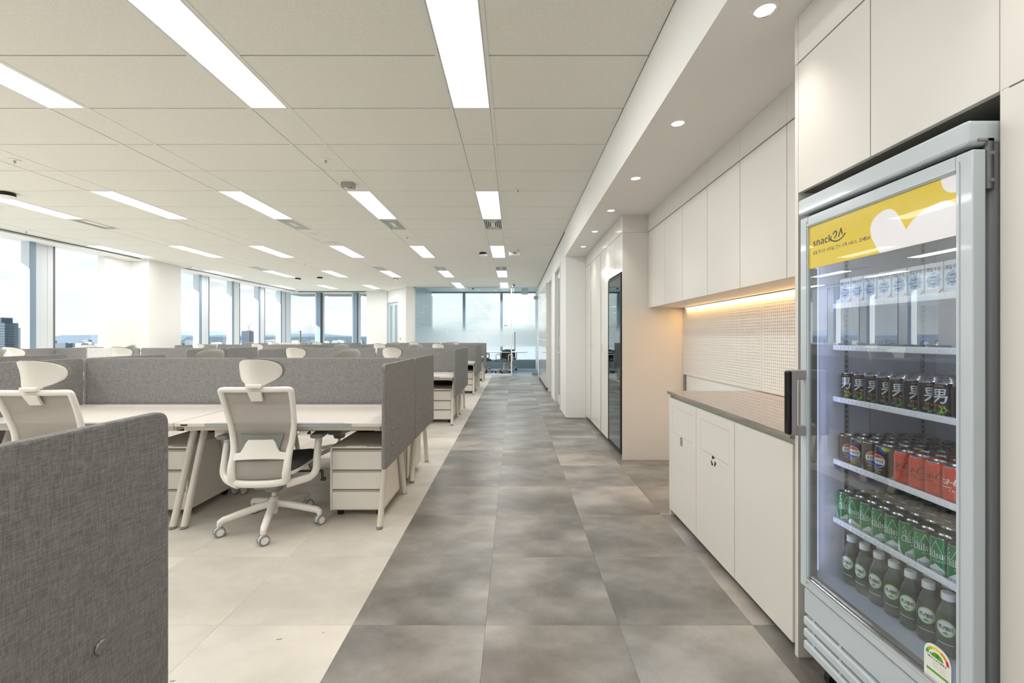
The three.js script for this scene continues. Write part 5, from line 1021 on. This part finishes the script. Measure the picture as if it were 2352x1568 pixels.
// ---------------------------------------------------------------- meeting room
{
  const t = thing('meeting_table', 'white meeting table on a splayed pedestal behind the glass wall', 'table', [-0.75, 0, -16.3]);
  mesh('tabletop', plate(roundedShape(2.5, 1.1, 0.12), 0.028, 0.006, 6, 2).rotateX(-Math.PI / 2).translate(0, 0.736, 0), M.desk, t);
  for (const x of [-0.72, 0.38]) { mesh('column', sweep([V(x, 0.722, 0), V(x, 0.3, 0), V(x, 0.08, 0)], { a: 0.05, b: 0.04, ref: V(0, 0, 1), n: 14, pow: 1 }), M.frame, t); mesh('foot', [0.25, 1, 1.75].map((q) => sweep([V(x, 0.16, 0), V(x + 0.28 * Math.cos(q * Math.PI), 0.05, 0.34 * Math.sin(q * Math.PI)), V(x + 0.34 * Math.cos(q * Math.PI), 0.01, 0.4 * Math.sin(q * Math.PI))], { a: 0.025, b: 0.025, ref: V(0, 1, 0.01), n: 8 })), M.frame, t); }
  const b = thing('tissue_box', 'pale rectangular box lying on the meeting table', 'box', [-0.28, 0.75, -16.3]);
  mesh('body', bx(-0.12, 0.12, 0, 0.045, -0.07, 0.07, 0.006, 2), M.mullionPale, b); mesh('lid', bx(-0.1, 0.1, 0.045, 0.052, -0.05, 0.05, 0.003), M.white, b);
  const proto = (() => {
    const o = new THREE.Group();
    mesh('seat', slab((u, v) => V((u - 0.5) * 0.46, 0.455 + 0.03 * (2 * u - 1) ** 2 + (v < 0.1 ? -0.03 : 0), lerp(0.24, -0.2, v)), (u, v) => V((u - 0.5) * 0.44, 0.415, lerp(0.23, -0.2, v)), 10, 8), M.seatFabric, o);
    mesh('backrest', slab((u, v) => V((u - 0.5) * 0.42, lerp(0.5, 0.82, v), -0.2 - 0.06 * v - 0.02 + 0.06 * (2 * u - 1) ** 2), (u, v) => V((u - 0.5) * 0.42, lerp(0.5, 0.82, v), -0.225 - 0.06 * v - 0.02 + 0.06 * (2 * u - 1) ** 2), 10, 6), M.modesty, o);
    for (const s of [-1, 1]) mesh('arm_loop', sweep(spline([V(s * 0.2, 0.42, -0.2), V(s * 0.25, 0.46, -0.2), V(s * 0.26, 0.64, -0.2), V(s * 0.26, 0.67, -0.16), V(s * 0.26, 0.66, 0.08), V(s * 0.26, 0.62, 0.12), V(s * 0.25, 0.46, 0.1), V(s * 0.2, 0.42, 0.1)], 28), { a: 0.016, b: 0.016, ref: V(1, 0, 0.1), n: 8 }), M.frame, o);
    mesh('column', cyl(0.022, 0.026, 0.3, 0, 0.28, 0), M.frame, o);
    for (let i = 0; i < 5; i++) { const a = i * 1.2566 + 0.3, P = (r, y) => V(Math.sin(a) * r, y, Math.cos(a) * r); mesh('leg', sweep([P(0.02, 0.15), P(0.3, 0.085)], { a: 0.018, b: 0.014, ref: V(0, 1, 0.01), n: 8 }), M.frame, o); mesh('caster', [new THREE.CylinderGeometry(0.03, 0.03, 0.04, 16).rotateZ(Math.PI / 2).rotateY(a).translate(P(0.3, 0).x, 0.03, P(0.3, 0).z), cyl(0.01, 0.01, 0.05, P(0.3, 0).x, 0.065, P(0.3, 0).z, 8)], M.black, o); }
    return o;
  })();
  const G = 'dark meeting-room chairs';
  put(proto, 'meeting_chair', 'chair', [-1.1, 0, -15.75], 1.3, 'dark meeting chair beside the table, partly hidden by desk screens', G);
  put(proto, 'meeting_chair', 'chair', [-0.36, 0, -15.6], -0.5, 'dark meeting chair by the table, next to the slim glass-wall post', G);
  put(proto, 'meeting_chair', 'chair', [-0.15, 0, -17.0], Math.PI, 'dark meeting chair on the window side of the meeting table', G);
  put(proto, 'meeting_chair', 'chair', [-1.25, 0, -17.0], Math.PI - 0.3, 'light-backed meeting chair showing above the table end', G);
  const s = thing('exit_sign', 'square hanging sign box seen above the glass door', 'sign', [0.4, 3.16, -15.6]);
  mesh('rod', [bx(-0.06, -0.05, -0.1, 0, -0.005, 0.005), bx(0.05, 0.06, -0.1, 0, -0.005, 0.005)], M.steel, s); mesh('box', bx(-0.115, 0.115, -0.32, -0.1, -0.03, 0.03, 0.006, 2), M.mullionPale, s);
  for (const [i, [x, d]] of [[-1.55, 16.4], [-0.85, 16.2], [-1.4, 17.1], [-0.72, 17.2]].entries()) { const l = thing('downlight', `small lit downlight in the meeting room ceiling, ${NTH[i]} from the diagonal wall`, 'light', [x, 3.16, -d], 0, 'meeting room downlights'); mesh('trim_ring', lathe([[0.045, 0.004], [0.045, -0.002], [0.06, -0.004], [0.062, 0]], 20), M.white, l); mesh('lamp_lens', cyl(0.044, 0.044, 0.003, 0, 0.001, 0, 20), std(0xffffff, 0.5, { emissive: new THREE.Color(1, 0.8, 0.78), emissiveIntensity: 1.6 }), l); const s = new THREE.SpotLight(new THREE.Color(1, 0.95, 0.92), 6, 0, 1.1, 0.8, 2); s.name = 'downlight_lamp'; s.position.set(0, -0.012, 0); s.target.position.set(0, -2, 0); s.castShadow = true; l.add(s, s.target); }
  for (const [x, w] of [[-1.95, 'farther from'], [-0.33, 'closer to']]) { const v = thing('ceiling_vent', `white louvred ceiling panel in the meeting room, ${w} the glass door`, 'vent', [x, 3.16, -16.1]); mesh('frame', [bx(-0.2, 0.2, -0.01, 0, -0.5, -0.48), bx(-0.2, 0.2, -0.01, 0, 0.48, 0.5), bx(-0.2, -0.18, -0.01, 0, -0.48, 0.48), bx(0.18, 0.2, -0.01, 0, -0.48, 0.48)], M.white, v); for (let i = 0; i < 6; i++) mesh('louvre', bx(-0.18, 0.18, -0.008, 0, -0.46 + i * 0.16, -0.36 + i * 0.16), M.white, v); }
  const c = thing('conference_camera', 'small black camera arm under the meeting room ceiling', 'camera', [-1.6, 3.16, -15.6]); mesh('mount', cyl(0.05, 0.05, 0.03, 0, -0.015, 0, 16), M.black, c); mesh('arm', rodBetween(V(0, -0.03, 0), V(0.12, -0.09, 0.05), 0.014), M.black, c); mesh('lens', new THREE.SphereGeometry(0.04, 14, 10).translate(0.13, -0.1, 0.05), M.black, c);
}
[[-1.006, 1.844, 0.024, 0.25, 'thin straw-coloured sliver on the pale floor, the longest one'], [-0.834, 1.885, 0.008, 1.1, 'tiny straw-coloured chip on the pale floor, closest to the dark tiles'], [-1.285, 1.62, 0.018, 0.1, 'thin straw-coloured sliver on the pale floor beside the foreground screen']].forEach(([x, d, l, r, label]) => { const t = thing('wood_sliver', label, 'debris', [x, 0, -d], r, 'straw slivers on the pale floor'); mesh('sliver', sweep([V(-l / 2, 0.0012, 0), V(0, 0.0016, 0.0008), V(l / 2, 0.0011, 0)], { a: 0.0012, b: 0.0009, ref: V(0, 1, 0), n: 6 }), std(0xa98d5e, 0.8), t); });
scene.traverse((o) => { if (o.isMesh) { o.castShadow = true; o.receiveShadow = true; } });
renderer.render(scene, camera);
